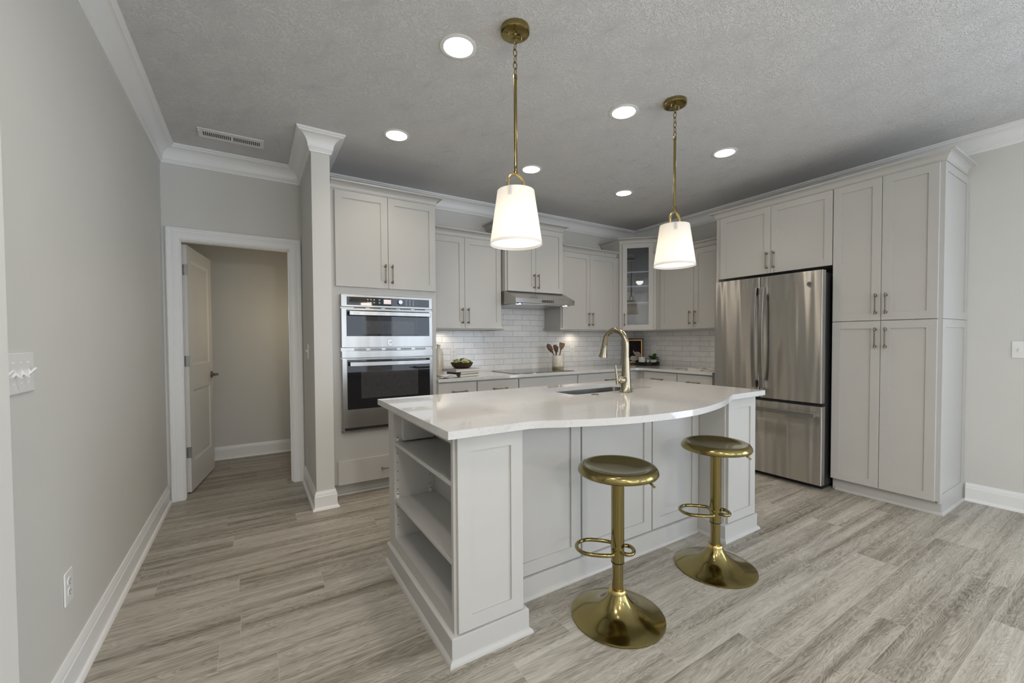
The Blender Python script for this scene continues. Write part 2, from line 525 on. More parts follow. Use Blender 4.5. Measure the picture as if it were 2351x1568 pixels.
# ------------------------------------------------------------------ geometry helpers
class MB:
    """collects shapes into one bmesh; build() links it as one mesh object"""

    def __init__(self):
        self.bm = bmesh.new()

    def box(self, x0, x1, y0, y1, z0, z1):
        vs = [self.bm.verts.new(p) for p in ((x0, y0, z0), (x1, y0, z0), (x1, y1, z0), (x0, y1, z0),
                                             (x0, y0, z1), (x1, y0, z1), (x1, y1, z1), (x0, y1, z1))]
        for f in ((3, 2, 1, 0), (4, 5, 6, 7), (0, 1, 5, 4), (1, 2, 6, 5), (2, 3, 7, 6), (3, 0, 4, 7)):
            self.bm.faces.new([vs[i] for i in f])
        return self

    def rings(self, rings, close=True, caps=True):
        """loft a list of rings (lists of points)"""
        vr = [[self.bm.verts.new(p) for p in r_] for r_ in rings]
        n = len(vr[0])
        for a, c in zip(vr[:-1], vr[1:]):
            for i in range(n if close else n-1):
                j = (i+1) % n
                self.bm.faces.new((a[i], a[j], c[j], c[i]))
        if caps and close:
            self.bm.faces.new(list(reversed(vr[0])))
            self.bm.faces.new(vr[-1])
        return self

    def lathe(self, prof, c=(0, 0, 0), seg=32, axis='z'):
        """prof: list of (r, h); poles when r == 0"""
        c = Vector(c)
        rows = []
        for r_, h in prof:
            if r_ <= 1e-6:
                rows.append([self.bm.verts.new(c + self._ax(0, 0, h, axis))])
            else:
                rows.append([self.bm.verts.new(c + self._ax(r_*math.cos(2*math.pi*i/seg), r_*math.sin(2*math.pi*i/seg), h, axis)) for i in range(seg)])
        for a, d in zip(rows[:-1], rows[1:]):
            for i in range(seg):
                j = (i+1) % seg
                if len(a) == 1 and len(d) > 1:
                    self.bm.faces.new((a[0], d[j], d[i]))
                elif len(d) == 1 and len(a) > 1:
                    self.bm.faces.new((a[i], a[j], d[0]))
                elif len(a) > 1 and len(d) > 1:
                    self.bm.faces.new((a[i], a[j], d[j], d[i]))
        return self

    @staticmethod
    def _ax(a, b_, h, axis):
        if axis == 'z':
            return Vector((a, b_, h))
        if axis == 'y':
            return Vector((b_, h, a))
        return Vector((h, a, b_))

    def cyl(self, r_, h0, h1, c=(0, 0, 0), seg=24, axis='z'):
        return self.lathe([(0, h0), (r_, h0), (r_, h1), (0, h1)], c, seg, axis)

    def tube(self, pts, r_, seg=12, closed=False, flat=None, ref=None):
        """round tube through pts; flat=(w,h) gives an elliptical section"""
        pts = [Vector(p) for p in pts]
        n = len(pts)
        rr_ = r_ if isinstance(r_, (list, tuple)) else [r_]*n
        rings_ = []
        prev = None
        for i in range(n):
            if closed:
                d = pts[(i+1) % n] - pts[i-1]
            else:
                d = pts[min(i+1, n-1)] - pts[max(i-1, 0)]
            d.normalize()
            if prev is None:
                a = Vector(ref) if ref else (Vector((0, 0, 1)) if abs(d.z) < 0.9 else Vector((0, 1, 0)))
                u = d.cross(a).normalized()
            else:
                u = (prev - d*prev.dot(d)).normalized()
            prev = u
            w = d.cross(u)
            s0, s1 = (1, 1) if flat is None else flat
            rings_.append([pts[i] + u*(rr_[i]*s0*math.cos(2*math.pi*k/seg)) + w*(rr_[i]*s1*math.sin(2*math.pi*k/seg)) for k in range(seg)])
        if closed:
            rings_.append(rings_[0])
            self.rings(rings_[:-1], True, False)
            # close the loop
            vr = list(self.bm.verts)[-n*seg:]
            a, c = vr[-seg:], vr[:seg]
            for i in range(seg):
                j = (i+1) % seg
                self.bm.faces.new((a[i], a[j], c[j], c[i]))
        else:
            self.rings(rings_, True, True)
        return self

    def prism(self, poly, h0, h1, axis='z'):
        """extrude a 2-D polygon; axis z: (x,y); axis x: (y,z); axis y: (x,z)"""
        def P(p, h):
            if axis == 'z':
                return (p[0], p[1], h)
            if axis == 'x':
                return (h, p[0], p[1])
            return (p[0], h, p[1])
        return self.rings([[P(p, h0) for p in poly], [P(p, h1) for p in poly]])

    def shaker(self, x0, x1, z0, z1, yb, t=0.02, s=0.056, rec=0.008, panel=True):
        """shaker door facing -y: back at yb, front at yb-t"""
        yf_ = yb - t
        V_ = self.bm.verts.new

        def rect(a, y):
            return [V_((x0+a, y, z0+a)), V_((x1-a, y, z0+a)), V_((x1-a, y, z1-a)), V_((x0+a, y, z1-a))]
        e = 0.0015
        bk = rect(0, yb)
        fo = rect(0, yf_+e)
        fo2 = rect(e, yf_)
        fi = rect(s, yf_)
        fp = rect(s, yf_+rec if panel else yb)
        for a, c in ((bk, fo), (fo, fo2), (fo2, fi), (fi, fp)):
            for i in range(4):
                j = (i+1) % 4
                self.bm.faces.new((a[i], a[j], c[j], c[i]))
        if panel:
            self.bm.faces.new(fp)
            self.bm.faces.new(list(reversed(bk)))
        else:
            for i in range(4):
                j = (i+1) % 4
                self.bm.faces.new((fp[i], fp[j], bk[j], bk[i]))
        return self

    def slab(self, x0, x1, z0, z1, yb, t=0.02):
        return self.box(x0, x1, yb-t, yb, z0, z1)

    def build(self, name, mat, parent=None, bevel=0.0, smooth=38, mods=None):
        bm_ = self.bm
        bmesh.ops.remove_doubles(bm_, verts=bm_.verts, dist=1e-6)
        bmesh.ops.recalc_face_normals(bm_, faces=bm_.faces)
        if bevel:
            smooth = 15
            ed = [e for e in bm_.edges if len(e.link_faces) == 2 and e.calc_face_angle(0) > R(50)]
            bmesh.ops.bevel(bm_, geom=ed, offset=bevel, segments=2, profile=0.5, affect='EDGES', clamp_overlap=True)
        for f in bm_.faces:
            f.smooth = True
        for e in bm_.edges:
            if len(e.link_faces) != 2 or e.calc_face_angle(0) > R(smooth):
                e.smooth = False
        me = bpy.data.meshes.new(name)
        bm_.to_mesh(me)
        bm_.free()
        me.materials.append(mat)
        o = bpy.data.objects.new(name, me)
        COL.objects.link(o)
        if parent is not None:
            o.parent = parent
        return o


def tag(o, label, cat, group=None, kind=None):
    o['label'] = label
    o['category'] = cat
    if group:
        o['group'] = group
    if kind:
        o['kind'] = kind
    return o


def thing(name, label, cat, loc=(0, 0, 0), rotz=0.0, group=None, kind=None):
    o = bpy.data.objects.new(name, None)
    COL.objects.link(o)
    o.empty_display_size = 0.05
    o.location = loc
    o.rotation_euler = (0, 0, rotz)
    return tag(o, label, cat, group, kind)


def struct(o, label, cat):
    return tag(o, label, cat, None, 'structure')


def copy_thing(root, loc, rotz, label, group=None):
    """a copy of a thing with copies of its parts and sub-parts"""
    def rec(o, par):
        c = o.copy()
        COL.objects.link(c)
        c.parent = par
        for ch in [x for x in COL.objects if x.parent == o]:
            rec(ch, c)
        return c
    c = rec(root, None)
    c.location = loc
    c.rotation_euler = (0, 0, rotz)
    c['label'] = label
    if group:
        c['group'] = group
    return c


def sweep_rings(path, Nv, prof):
    """mitred moulding: side = d x N, profile (a along side, b along N)"""
    Nv = Vector(Nv)
    P_ = [Vector(p) for p in path]
    out = []
    for i, p in enumerate(P_):
        ss = []
        if i > 0:
            ss.append((P_[i]-P_[i-1]).normalized().cross(Nv))
        if i < len(P_)-1:
            ss.append((P_[i+1]-P_[i]).normalized().cross(Nv))
        mv = ss[0] if len(ss) == 1 else (ss[0]+ss[1])/(1+ss[0].dot(ss[1]))
        out.append([p + mv*a + Nv*b_ for a, b_ in prof])
    return out


def cove(p0, p1, n=7, sag=1.0):
    """concave quarter sweep from p0 (low, near wall) to p1 (high, out)"""
    out = []
    for i in range(n+1):
        t = i/n*math.pi/2
        out.append((p0[0]+(p1[0]-p0[0])*(1-math.cos(t)), p0[1]+(p1[1]-p0[1])*math.sin(t)))
    return out


CROWN = [(0, -0.132), (0.011, -0.132), (0.013, -0.121), (0.017, -0.117), (0.017, -0.108), (0.022, -0.105)] + \
        cove((0.022, -0.105), (0.082, -0.026)) + [(0.087, -0.022), (0.087, -0.017), (0.0976, -0.013), (0.0976, 0), (0, 0)]
BASE = [(0, 0), (0.030, 0), (0.029, 0.008), (0.024, 0.016), (0.016, 0.020), (0.016, 0.098), (0.013, 0.103), (0.013, 0.112), (0.008, 0.124), (0.006, 0.134), (0, 0.134)]
IBASE = [(0, 0), (0.032, 0), (0.031, 0.008), (0.026, 0.016), (0.017, 0.021), (0.017, 0.098), (0.012, 0.103), (0.004, 0.106), (0, 0.106)]
SHOE = [(0, 0), (0.017, 0), (0.016, 0.008), (0.011, 0.015), (0.003, 0.019), (0, 0.019)]
CCROWN = [(0, 0), (0.006, 0), (0.007, 0.006), (0.010, 0.009)] + cove((0.010, 0.010), (0.050, 0.050), 6) + [(0.057, 0.052), (0.057, 0.062), (0, 0.062)]
RAIL = [(0, 0), (0.004, 0), (0.016, 0.006), (0.016, 0.012), (0.031, 0.016), (0.031, 0.027), (0, 0.027)]
CASING = [(0, 0), (0.0, 0.012), (0.006, 0.012), (0.010, 0.016), (0.045, 0.018), (0.052, 0.016), (0.056, 0.020), (0.066, 0.020), (0.070, 0.024), (0.080, 0.024), (0.088, 0.018), (0.088, 0)]


def moulding(path, Nv, prof, name, mat, parent=None):
    return MB().rings(sweep_rings(path, Nv, prof)).build(name, mat, parent, smooth=30)


def smooth_pts(pts, n=8, closed=False):
    """Catmull-Rom through pts"""
    P_ = [Vector(p) for p in pts]
    out = []
    m_ = len(P_)
    for i in range(m_ if closed else m_-1):
        if closed:
            p0, p1, p2, p3 = P_[i-1], P_[i], P_[(i+1) % m_], P_[(i+2) % m_]
        else:
            p0, p1, p2, p3 = P_[max(i-1, 0)], P_[i], P_[i+1], P_[min(i+2, m_-1)]
        for k in range(n):
            t = k/n
            out.append(0.5*((2*p1) + (p2-p0)*t + (2*p0-5*p1+4*p2-p3)*t*t + (3*p1-p0-3*p2+p3)*t**3))
    if not closed:
        out.append(P_[-1])
    return out


def text_mesh(name, body, size, mat, parent, loc, rot, extrude=0.0006, align='CENTER', shear=0.0):
    cu = bpy.data.curves.new(name, 'FONT')
    cu.body = body
    cu.size = size
    cu.extrude = extrude
    cu.align_x = align
    cu.align_y = 'CENTER'
    cu.shear = shear
    cu.resolution_u = 3
    tmp = bpy.data.objects.new(name + '_src', cu)
    COL.objects.link(tmp)
    dg = bpy.context.evaluated_depsgraph_get()
    me = bpy.data.meshes.new_from_object(tmp.evaluated_get(dg))
    bpy.data.objects.remove(tmp)
    bpy.data.curves.remove(cu)
    me.name = name
    me.materials.clear()
    me.materials.append(mat)
    o = bpy.data.objects.new(name, me)
    COL.objects.link(o)
    o.parent = parent
    o.location = loc
    o.rotation_euler = rot
    return o


# ------------------------------------------------------------------ room shell
XL, YR, YB = -5.187, 0.0, -7.4
struct(MB().box(XL-0.4, 0.15, YB-0.15, 1.6, -0.1, 0).build('floor', FLOORM), 'grey-brown oak plank floor running along the kitchen', 'floor')
struct(MB().box(XL-0.4, 0.15, YB-0.15, 1.6, H, H+0.1).build('ceiling', CEIL), 'white stomp-textured ceiling', 'ceiling')
struct(MB().box(XL-0.15, XL, -3.1, 0.0, 0, H).build('wall_left', WALL), 'long greige wall on the left', 'wall')
struct(MB().box(XL-0.15, -4.951, -5.9, -3.1, 0, H).build('wall_near', WALL), 'wall corner at the left edge of the photo', 'wall')
struct(MB().box(XL-0.15, XL, YB, -5.9, 0, H).build('wall_far_left', WALL), 'left wall behind the camera', 'wall')
bw = MB()
bw.box(XL-0.15, -5.095, 0, 0.115, 0, H)
bw.box(-4.307, 0.15, 0, 0.115, 0, H)
bw.box(-5.095, -4.307, 0, 0.115, 2.055, H)
struct(bw.build('wall_back', WALL), 'back wall with the pantry doorway and the cooktop run', 'wall')
rwl = MB()
rwl.box(0, 0.15, -4.65, 0.0, 0, H)
rwl.box(0, 0.15, YB, -6.85, 0, H)
rwl.box(0, 0.15, -6.85, -4.65, 2.3, H)
rwl.box(0, 0.15, -6.85, -4.65, 0, 0.12)
struct(rwl.build('wall_right', WALL), 'right wall behind the refrigerator and tall cabinets', 'wall')
struct(MB().box(-4.231, -4.107, -0.786, 0, 0, H).build('wall_stub', WALL), 'narrow wall end beside the oven cabinet', 'wall')
# closet beyond the door
struct(MB().box(-5.4, -3.9, 1.205, 1.3, 0, H).build('wall_closet_back', WALL), 'closet wall seen through the doorway', 'wall')
struct(MB().box(-5.4, -5.3, 0.115, 1.205, 0, H).build('wall_closet_left', WALL), 'left closet wall behind the open door', 'wall')
struct(MB().box(-4.05, -3.95, 0.115, 1.205, 0, H).build('wall_closet_right', WALL), 'right closet wall', 'wall')
# rear wall with two windows
rw = MB()
WX = [(-4.25, -2.35), (-2.05, -0.15)]
rw.box(XL-0.15, WX[0][0], YB-0.12, YB, 0, H)
rw.box(WX[0][1], WX[1][0], YB-0.12, YB, 0, H)
rw.box(WX[1][1], 0.15, YB-0.12, YB, 0, H)
for a, c in WX:
    rw.box(a, c, YB-0.12, YB, 0, 0.3)
    rw.box(a, c, YB-0.12, YB, 2.4, H)
struct(rw.build('wall_rear', WALL), 'rear wall with tall windows behind the camera', 'wall')
for i, (a, c) in enumerate(WX):
    wf = MB()
    for x0, x1 in ((a, a+0.06), (c-0.06, c), ((a+c)/2-0.03, (a+c)/2+0.03)):
        wf.box(x0, x1, YB-0.08, YB-0.02, 0.3, 2.4)
    for z0 in (0.3, 1.32, 2.34):
        wf.box(a, c, YB-0.08, YB-0.02, z0, z0+0.06)
    struct(wf.build('window_%d' % (i+1), TRIM), ('left' if i == 0 else 'right') + ' tall window of the rear wall', 'window')

wf = MB()  # frame of an unseen opening, added to go with the side daylight
for ya_ in (-6.85, -5.79, -4.71):
    wf.box(0.03, 0.09, ya_, ya_+0.06, 0.12, 2.3)
for z0 in (0.12, 2.24):
    wf.box(0.03, 0.09, -6.85, -4.65, z0, z0+0.06)
struct(wf.build('window_3', TRIM), 'added tall side window behind the camera, letting daylight reach the left wall', 'window')
# crown mouldings (one object per straight run)
cp_ = [(XL, -3.1), (XL, 0), (-4.231, 0), (-4.231, -0.786), (-4.107, -0.786), (-4.107, 0), (0, 0), (0, YB)]
rg_ = sweep_rings([(x, y, H) for x, y in cp_], (0, 0, 1), CROWN)
crl = ['white crown moulding along the left wall', 'white crown moulding above the pantry doorway', 'white crown moulding on the left face of the wall end',
       'short white crown moulding capping the wall end', 'white crown moulding on the right face of the wall end',
       'white crown moulding above the cooktop wall cabinets', 'white crown moulding along the right wall']
for i in range(len(rg_)-1):
    struct(MB().rings([rg_[i], rg_[i+1]]).build('trim_%d' % (i+1), TRIM, smooth=30), crl[i], 'crown moulding')
# baseboards
def basebd(path, name, label):
    struct(moulding([(x, y, 0) for x, y in path], (0, 0, 1), BASE, name, TRIM), label, 'baseboard')
basebd([(XL, -3.1), (XL, -0.022)], 'baseboard_left', 'white baseboard along the left wall')
bp_ = sweep_rings([(x, y, 0) for x, y in [(-4.231, -0.026), (-4.231, -0.786), (-4.107, -0.786), (-4.107, -0.632)]], (0, 0, 1), BASE)
for i, (nm, lb) in enumerate([('baseboard_stub_left', 'white baseboard on the doorway side of the wall end'), ('baseboard_stub_front', 'short white baseboard on the front of the wall end'), ('baseboard_stub_right', 'white baseboard between wall end and oven cabinet')]):
    struct(MB().rings([bp_[i], bp_[i+1]]).build(nm, TRIM, smooth=30), lb, 'baseboard')
basebd([(0, -3.262), (0, -4.65)], 'baseboard_right', 'white baseboard on the right wall beside the tall cabinet')
basebd([(-5.3, 1.205), (-4.05, 1.205)], 'baseboard_closet', 'white baseboard of the closet beyond the doorway')

# door_1: frame, casing and open slab
DR = thing('door_1', 'white two-panel door standing open in the left doorway', 'door', (0, 0, 0), 0, None, 'structure')
jb = MB()
jb.box(-5.095, -5.080, -0.002, 0.117, 0, 2.055)
jb.box(-4.3279, -4.307, -0.002, 0.117, 0, 2.055)
jb.box(-5.080, -4.3279, -0.002, 0.117, 2.034, 2.055)
jb.box(-5.080, -5.074, 0.02, 0.05, 0, 2.034)
jb.box(-4.3385, -4.3279, 0.03, 0.065, 0, 2.034)
jb.box(-5.074, -4.3385, 0.02, 0.05, 2.0284, 2.034)
jb.build('jamb', TRIM, DR)
# casing path in the wall plane, N = -y; side = d x N must point away from the opening
cpath = [(-5.0746-0.003, 0, 0), (-5.0746-0.003, 0, 2.037), (-4.3249, 0, 2.037), (-4.3249, 0, 0)]
moulding(list(reversed(cpath)), (0, -1, 0), CASING, 'casing', TRIM, DR)
# slab in local frame: u along from hinge, face toward +x side
slab_o = bpy.data.objects.new('door_slab', None)
a0 = Vector((-5.054, 0.138, 0)); a1 = Vector((-4.945, 0.850, 0))
du = (a1-a0).normalized()
SLW, SLT = (a1-a0).length, 0.035
ang = math.atan2(du.y, du.x)
sl = MB()
# local: x = u along slab, y = thickness away (0 = visible face, +y into back), z
z0, z1 = 0.012, 2.026
rects = [(0.105, SLW-0.105, 1.045, 1.917), (0.105, SLW-0.105, 0.245, 0.838)]
# face with two moulded panels: build as grid of strips around the panels
def facequad(y, x0, x1, za, zb):
    vs = [sl.bm.verts.new(p) for p in ((x0, y, za), (x1, y, za), (x1, y, zb), (x0, y, zb))]
    sl.bm.faces.new(vs)
xs = (0, 0.105, SLW-0.105, SLW)
facequad(0, 0, xs[1], z0, z1); facequad(0, xs[2], xs[3], z0, z1)
zz = [z0, 0.245, 0.838, 1.045, 1.917, z1]
for a, c in ((0, 1), (2, 3), (4, 5)):
    facequad(0, xs[1], xs[2], zz[a], zz[c])
for (x0, x1, za, zb) in rects:
    prev = None
    for inset, dep in ((0, 0), (0.006, 0.004), (0.018, 0.009), (0.026, 0.009), (0.05, 0.003), (0.056, 0.003)):
        cur = [sl.bm.verts.new(p) for p in ((x0+inset, dep, za+inset), (x1-inset, dep, za+inset), (x1-inset, dep, zb-inset), (x0+inset, dep, zb-inset))]
        if prev:
            for i in range(4):
                j = (i+1) % 4
                sl.bm.faces.new((prev[i], prev[j], cur[j], cur[i]))
        prev = cur
    sl.bm.faces.new(prev)
facequad(SLT, 0, SLW, z0, z1)
for pts in (((0, 0, z0), (0, SLT, z0), (0, SLT, z1), (0, 0, z1)), ((SLW, 0, z0), (SLW, SLT, z0), (SLW, SLT, z1), (SLW, 0, z1)),
            ((0, 0, z1), (SLW, 0, z1), (SLW, SLT, z1), (0, SLT, z1)), ((0, 0, z0), (SLW, 0, z0), (SLW, SLT, z0), (0, SLT, z0))):
    sl.bm.faces.new([sl.bm.verts.new(p) for p in pts])
bpy.data.objects.remove(slab_o)
slab = sl.build('slab', DOORP, DR, smooth=20)
slab.location = a0
slab.rotation_euler = (0, 0, ang)
for hz in (1.823, 1.083, 0.338):
    hb = MB()
    hb.prism([(-0.008, hz-0.045), (0.022, hz-0.045), (0.031, hz-0.036), (0.031, hz+0.036), (0.022, hz+0.045), (-0.008, hz+0.045)], -0.0022, -0.0002, axis='x')
    hb.cyl(0.006, hz-0.046, hz+0.046, (-0.004, 0.036, 0), 10)
    for dz, dy in ((-0.03, 0.012), (0, 0.022), (0.03, 0.012)):
        hb.cyl(0.0035, -0.003, -0.0015, (0, dy, hz+dz), 8, 'x')
    hb.build('hinge', NICKEL, slab)
lv = MB()
lx, lz = SLW-0.06, 0.926
lv.cyl(0.032, -0.010, 0.0, (lx, 0, lz), 24, 'y')
lv.cyl(0.011, -0.055, -0.008, (lx, 0, lz), 14, 'y')
lv.tube([(lx+0.006, -0.052, lz), (lx-0.05, -0.056, lz), (lx-0.10, -0.050, lz-0.003)], [0.010, 0.009, 0.008], 10, flat=(1, 0.8))
lv.build('lever_handle', PULL, slab)


# ------------------------------------------------------------------ cabinets
def pull(parent, x, z, yf_, vertical=True, L=0.155, mat=PULL):
    """bar pull centred at (x, z) on a face at y = yf_, facing -y"""
    mb = MB()
    so = 0.030
    h = L/2
    prof = [(0, -h), (0.0062, -h), (0.0072, -h+0.003), (0.0062, -h+0.006), (0.0062, -h+0.022), (0.0072, -h+0.024), (0.0046, -h+0.028),
            (0.0044, 0), (0.0046, h-0.028), (0.0072, h-0.024), (0.0062, h-0.022), (0.0062, h-0.006), (0.0072, h-0.003), (0.0062, h), (0, h)]
    mb.lathe(prof, (x, yf_-so, z), 12, 'z' if vertical else 'x')
    for s in (-1, 1):
        d = s*(h-0.014)
        c = (x, 0, z+d) if vertical else (x+d, 0, z)
        mb.lathe([(0, yf_-so), (0.005, yf_-so), (0.005, yf_-0.004), (0.008, yf_-0.002), (0.008, yf_), (0, yf_)], c, 10, 'y')
    return mb.build('handle', mat, parent, smooth=30)


def door(parent, x0, x1, z0, z1, yb, handle=None, t=0.02, s=0.056, glass=False):
    g_ = 0.0015
    d = MB().shaker(x0+g_, x1-g_, z0, z1, yb, t, s, panel=not glass).build('door', CAB, parent)
    if handle:
        pull(d, handle[0], handle[1], yb-t)
    return d


def drawer(parent, x0, x1, z0, z1, yb, handle=None, t=0.02):
    d = MB().slab(x0+0.0015, x1-0.0015, z0, z1, yb, t).build('drawer', CAB, parent, bevel=0.0015)
    if handle:
        pull(d, handle[0], handle[1], yb-t, False)
    return d


# tall oven cabinet -------------------------------------------------
OC = thing('oven_cabinet', 'tall light-grey cabinet holding the double wall oven', 'cabinet', (-4.082, 0, 0))
W_ = 0.860
b_ = MB()
b_.box(0, 0.018, -0.61, -0.003, 0.1, 2.44)
b_.box(W_-0.018, W_, -0.61, -0.003, 0.1, 2.44)
b_.box(0.018, W_-0.018, -0.02, -0.003, 0.1, 2.44)
b_.box(0.018, W_-0.018, -0.60, -0.02, 1.64, 2.44)
b_.box(0.018, W_-0.018, -0.60, -0.02, 0.1, 0.50)
b_.box(0.018, 0.075, -0.61, -0.59, 0.1, 2.44)
b_.box(W_-0.068, W_-0.018, -0.61, -0.59, 0.1, 2.44)
b_.box(0.075, W_-0.068, -0.61, -0.59, 0.1, 0.51)
b_.box(0.075, W_-0.068, -0.61, -0.59, 1.612, 2.44)
b_.build('body', CAB, OC)
tk = MB()
tk.box(0.0, W_, -0.565, -0.55, 0, 0.1)
tk.build('toe_kick', CAB, OC)
moulding([(0, -0.565, 0), (W_, -0.565, 0)], (0, 0, 1), SHOE, 'shoe_moulding', CAB, OC)
door(OC, 0.028, 0.4395, 1.671, 2.421, -0.61, (0.412, 1.79))
door(OC, 0.4395, 0.856, 1.671, 2.421, -0.61, (0.469, 1.79))
drawer(OC, 0.024, 0.840, 0.098, 0.288, -0.61, (0.432, 0.187))
moulding([(0, -0.61, 2.43), (W_, -0.61, 2.43), (W_, -0.10, 2.43)], (0, 0, 1), CCROWN, 'crown_moulding', CAB, OC)

# double wall oven --------------------------------------------------
OV = thing('wall_oven', 'stainless combination wall oven with microwave door above a larger oven door', 'oven', (0, 0, 0))
x0, x1 = -4.023, -3.274
fb = MB()
fb.box(x0+0.02, x1-0.02, -0.61, -0.08, 0.53, 1.60)
fb.box(x0, x1, -0.635, -0.611, 0.549, 1.608)
fb.box(x0, x1, -0.650, -0.611, 0.517, 0.528)
fb.box(x0, x0+0.02, -0.645, -0.611, 0.517, 0.549)
fb.build('housing', STEELB, OV)
MB().box(x0+0.02, x1, -0.640, -0.612, 0.528, 0.549).build('bottom_vent', DARKSLOT, OV)
cpn = MB().box(x0, x1, -0.662, -0.635, 1.509, 1.608).build('control_panel', STEELB, OV, bevel=0.003)
MB().box(-3.980, -3.305, -0.664, -0.661, 1.524, 1.589).build('panel_glass', BGLASS, cpn, bevel=0.001)
MB().lathe([(0, -0.684), (0.017, -0.684), (0.019, -0.680), (0.020, -0.664), (0, -0.664)], (-3.560, 0, 1.560), 24, 'y').build('knob', NICKEL, cpn)
MB().box(-3.694, -3.634, -0.6655, -0.6635, 1.541, 1.577).build('display', SCREEN, cpn)
for cx_ in (-3.82, -3.795, -3.77, -3.728):
    for cz_ in (1.545, 1.568):
        for dx_, h0, h1 in ((0.007, 0, 0.0035), (0.005, 0.006, 0.008)):
            MB().box(cx_-dx_, cx_+dx_, -0.6652, -0.6638, cz_+h0, cz_+h1).build('button_print', INKW, cpn)
for cx_ in (-3.505, -3.475, -3.445):
    for k in range(5):
        MB().box(cx_-0.006, cx_+0.006, -0.6652, -0.6638, 1.532+k*0.011, 1.5345+k*0.011).build('button_print', INKW, cpn)
for z_ in (1.503, 1.1645, 1.173):
    for k in range(5):
        a = x0+0.10+k*0.125
        MB().box(a, a+0.09, -0.6405, -0.6345, z_, z_+0.004).build('vent_slot', DARKSLOT, OV)
md = MB().box(x0, x1, -0.662, -0.640, 1.186, 1.498).build('microwave_door', STEELB, OV, bevel=0.003)
MB().box(-3.984, -3.304, -0.664, -0.661, 1.278, 1.486).build('door_glass', BGLASS, md, bevel=0.001)
MB().box(-3.851, -3.441, -0.6650, -0.6635, 1.294, 1.401).build('window', WGLASS, md)


def oven_handle(par, z):
    hm = MB()
    hm.box(-3.970, -3.306, -0.712, -0.698, z-0.017, z+0.017)
    for xx in (-3.965, -3.335):
        hm.box(xx, xx+0.022, -0.700, -0.664, z-0.013, z+0.013)
    return hm.build('handle', STEELB, par, bevel=0.003)


hd1 = oven_handle(md, 1.458)
text_mesh('handle_script', 'Profile', 0.016, STEEL, md, (-3.915, -0.7125, 1.458), (R(90), 0, 0))


def emblem(par, x, z, r_, yf_, mat):
    em = MB()
    em.lathe([(0, yf_-0.002), (r_, yf_-0.002), (r_*1.0, yf_), (0, yf_)], (x, 0, z), 28, 'y')
    ring_ = [(x+r_*0.92*math.cos(t*math.pi/14), yf_-0.0025, z+r_*0.92*math.sin(t*math.pi/14)) for t in range(28)]
    em.tube(ring_, r_*0.07, 6, True)
    o = em.build('emblem', mat, par)
    return o


emblem(md, -3.644, 1.226, 0.023, -0.662, NICKEL)
text_mesh('emblem_script', 'GE', 0.024, BLACKP, md, (-3.644, -0.6652, 1.226), (R(90), 0, 0), shear=0.25)
MB().box(x0, x1, -0.662, -0.635, 1.105, 1.161).build('trim_strip', STEELB, OV, bevel=0.003)
od = MB().box(x0+0.002, x1, -0.662, -0.640, 0.551, 1.099).build('oven_door', STEELB, OV, bevel=0.003)
MB().box(-3.984, -3.304, -0.664, -0.661, 0.697, 1.091).build('door_glass', BGLASS, od, bevel=0.001)
MB().box(-3.880, -3.410, -0.6650, -0.6635, 0.78, 1.0).build('window', WGLASS, od)
oven_handle(od, 1.057)

# wall cabinets along the back wall ---------------------------------
ZB, ZT = 1.366, 2.265


def wall_cab(name, label, x0, x1, doors, rail=None, crown=None, loc=None, rot=0.0, zb=ZB, zt=ZT, yf_=-0.33, top=None):
    t = thing(name, label, 'cabinet', loc or (x0, 0, 0), rot)
    w = x1-x0
    MB().box(0, w, yf_, -0.012 if loc is None else -0.012, zb, zt).build('body', CAB, t, bevel=0.001)
    for (a, c, hx) in doors:
        door(t, a-x0, c-x0, zb+0.002, zt-0.012, yf_, (hx-x0, zb+0.115))
    if rail:
        moulding([(p[0]-x0, p[1], zb-0.024) for p in rail], (0, 0, 1), RAIL, 'light_rail', CAB, t)
    if crown:
        moulding([(p[0]-x0, p[1], zt-0.002) for p in crown], (0, 0, 1), CCROWN, 'crown_moulding', CAB, t)
    return t


wall_cab('wall_cabinet', 'light-grey wall cabinet with two doors between the oven cabinet and the hood', -3.221, -2.384,
         [(-3.219, -2.812, -2.843), (-2.812, -2.392, -2.780)],
         [(-3.221, -0.33), (-2.384, -0.33), (-2.384, -0.02)], [(-3.221, -0.33), (-2.384, -0.33)])
wall_cab('wall_cabinet', 'light-grey short cabinet with two doors directly above the range hood', -2.380, -1.630,
         [(-2.360, -2.005, -2.036), (-2.005, -1.632, -1.981)], None,
         [(-2.380, -0.02), (-2.380, -0.41), (-1.630, -0.41), (-1.630, -0.02)], zb=1.750, zt=2.445, yf_=-0.41)
t_ = wall_cab('wall_cabinet', 'light-grey wall cabinet with two doors between hood and glass corner cabinet', -1.587, -0.700,
              [(-1.575, -1.154, -1.183), (-1.154, -0.712, -1.122)],
              [(-1.587, -0.02), (-1.587, -0.33), (-0.655, -0.33)], [(-1.587, -0.33), (-0.700, -0.33)])
MB().box(0.887, 0.940, -0.325, -0.012, ZB, ZT).build('filler', CAB, t_)

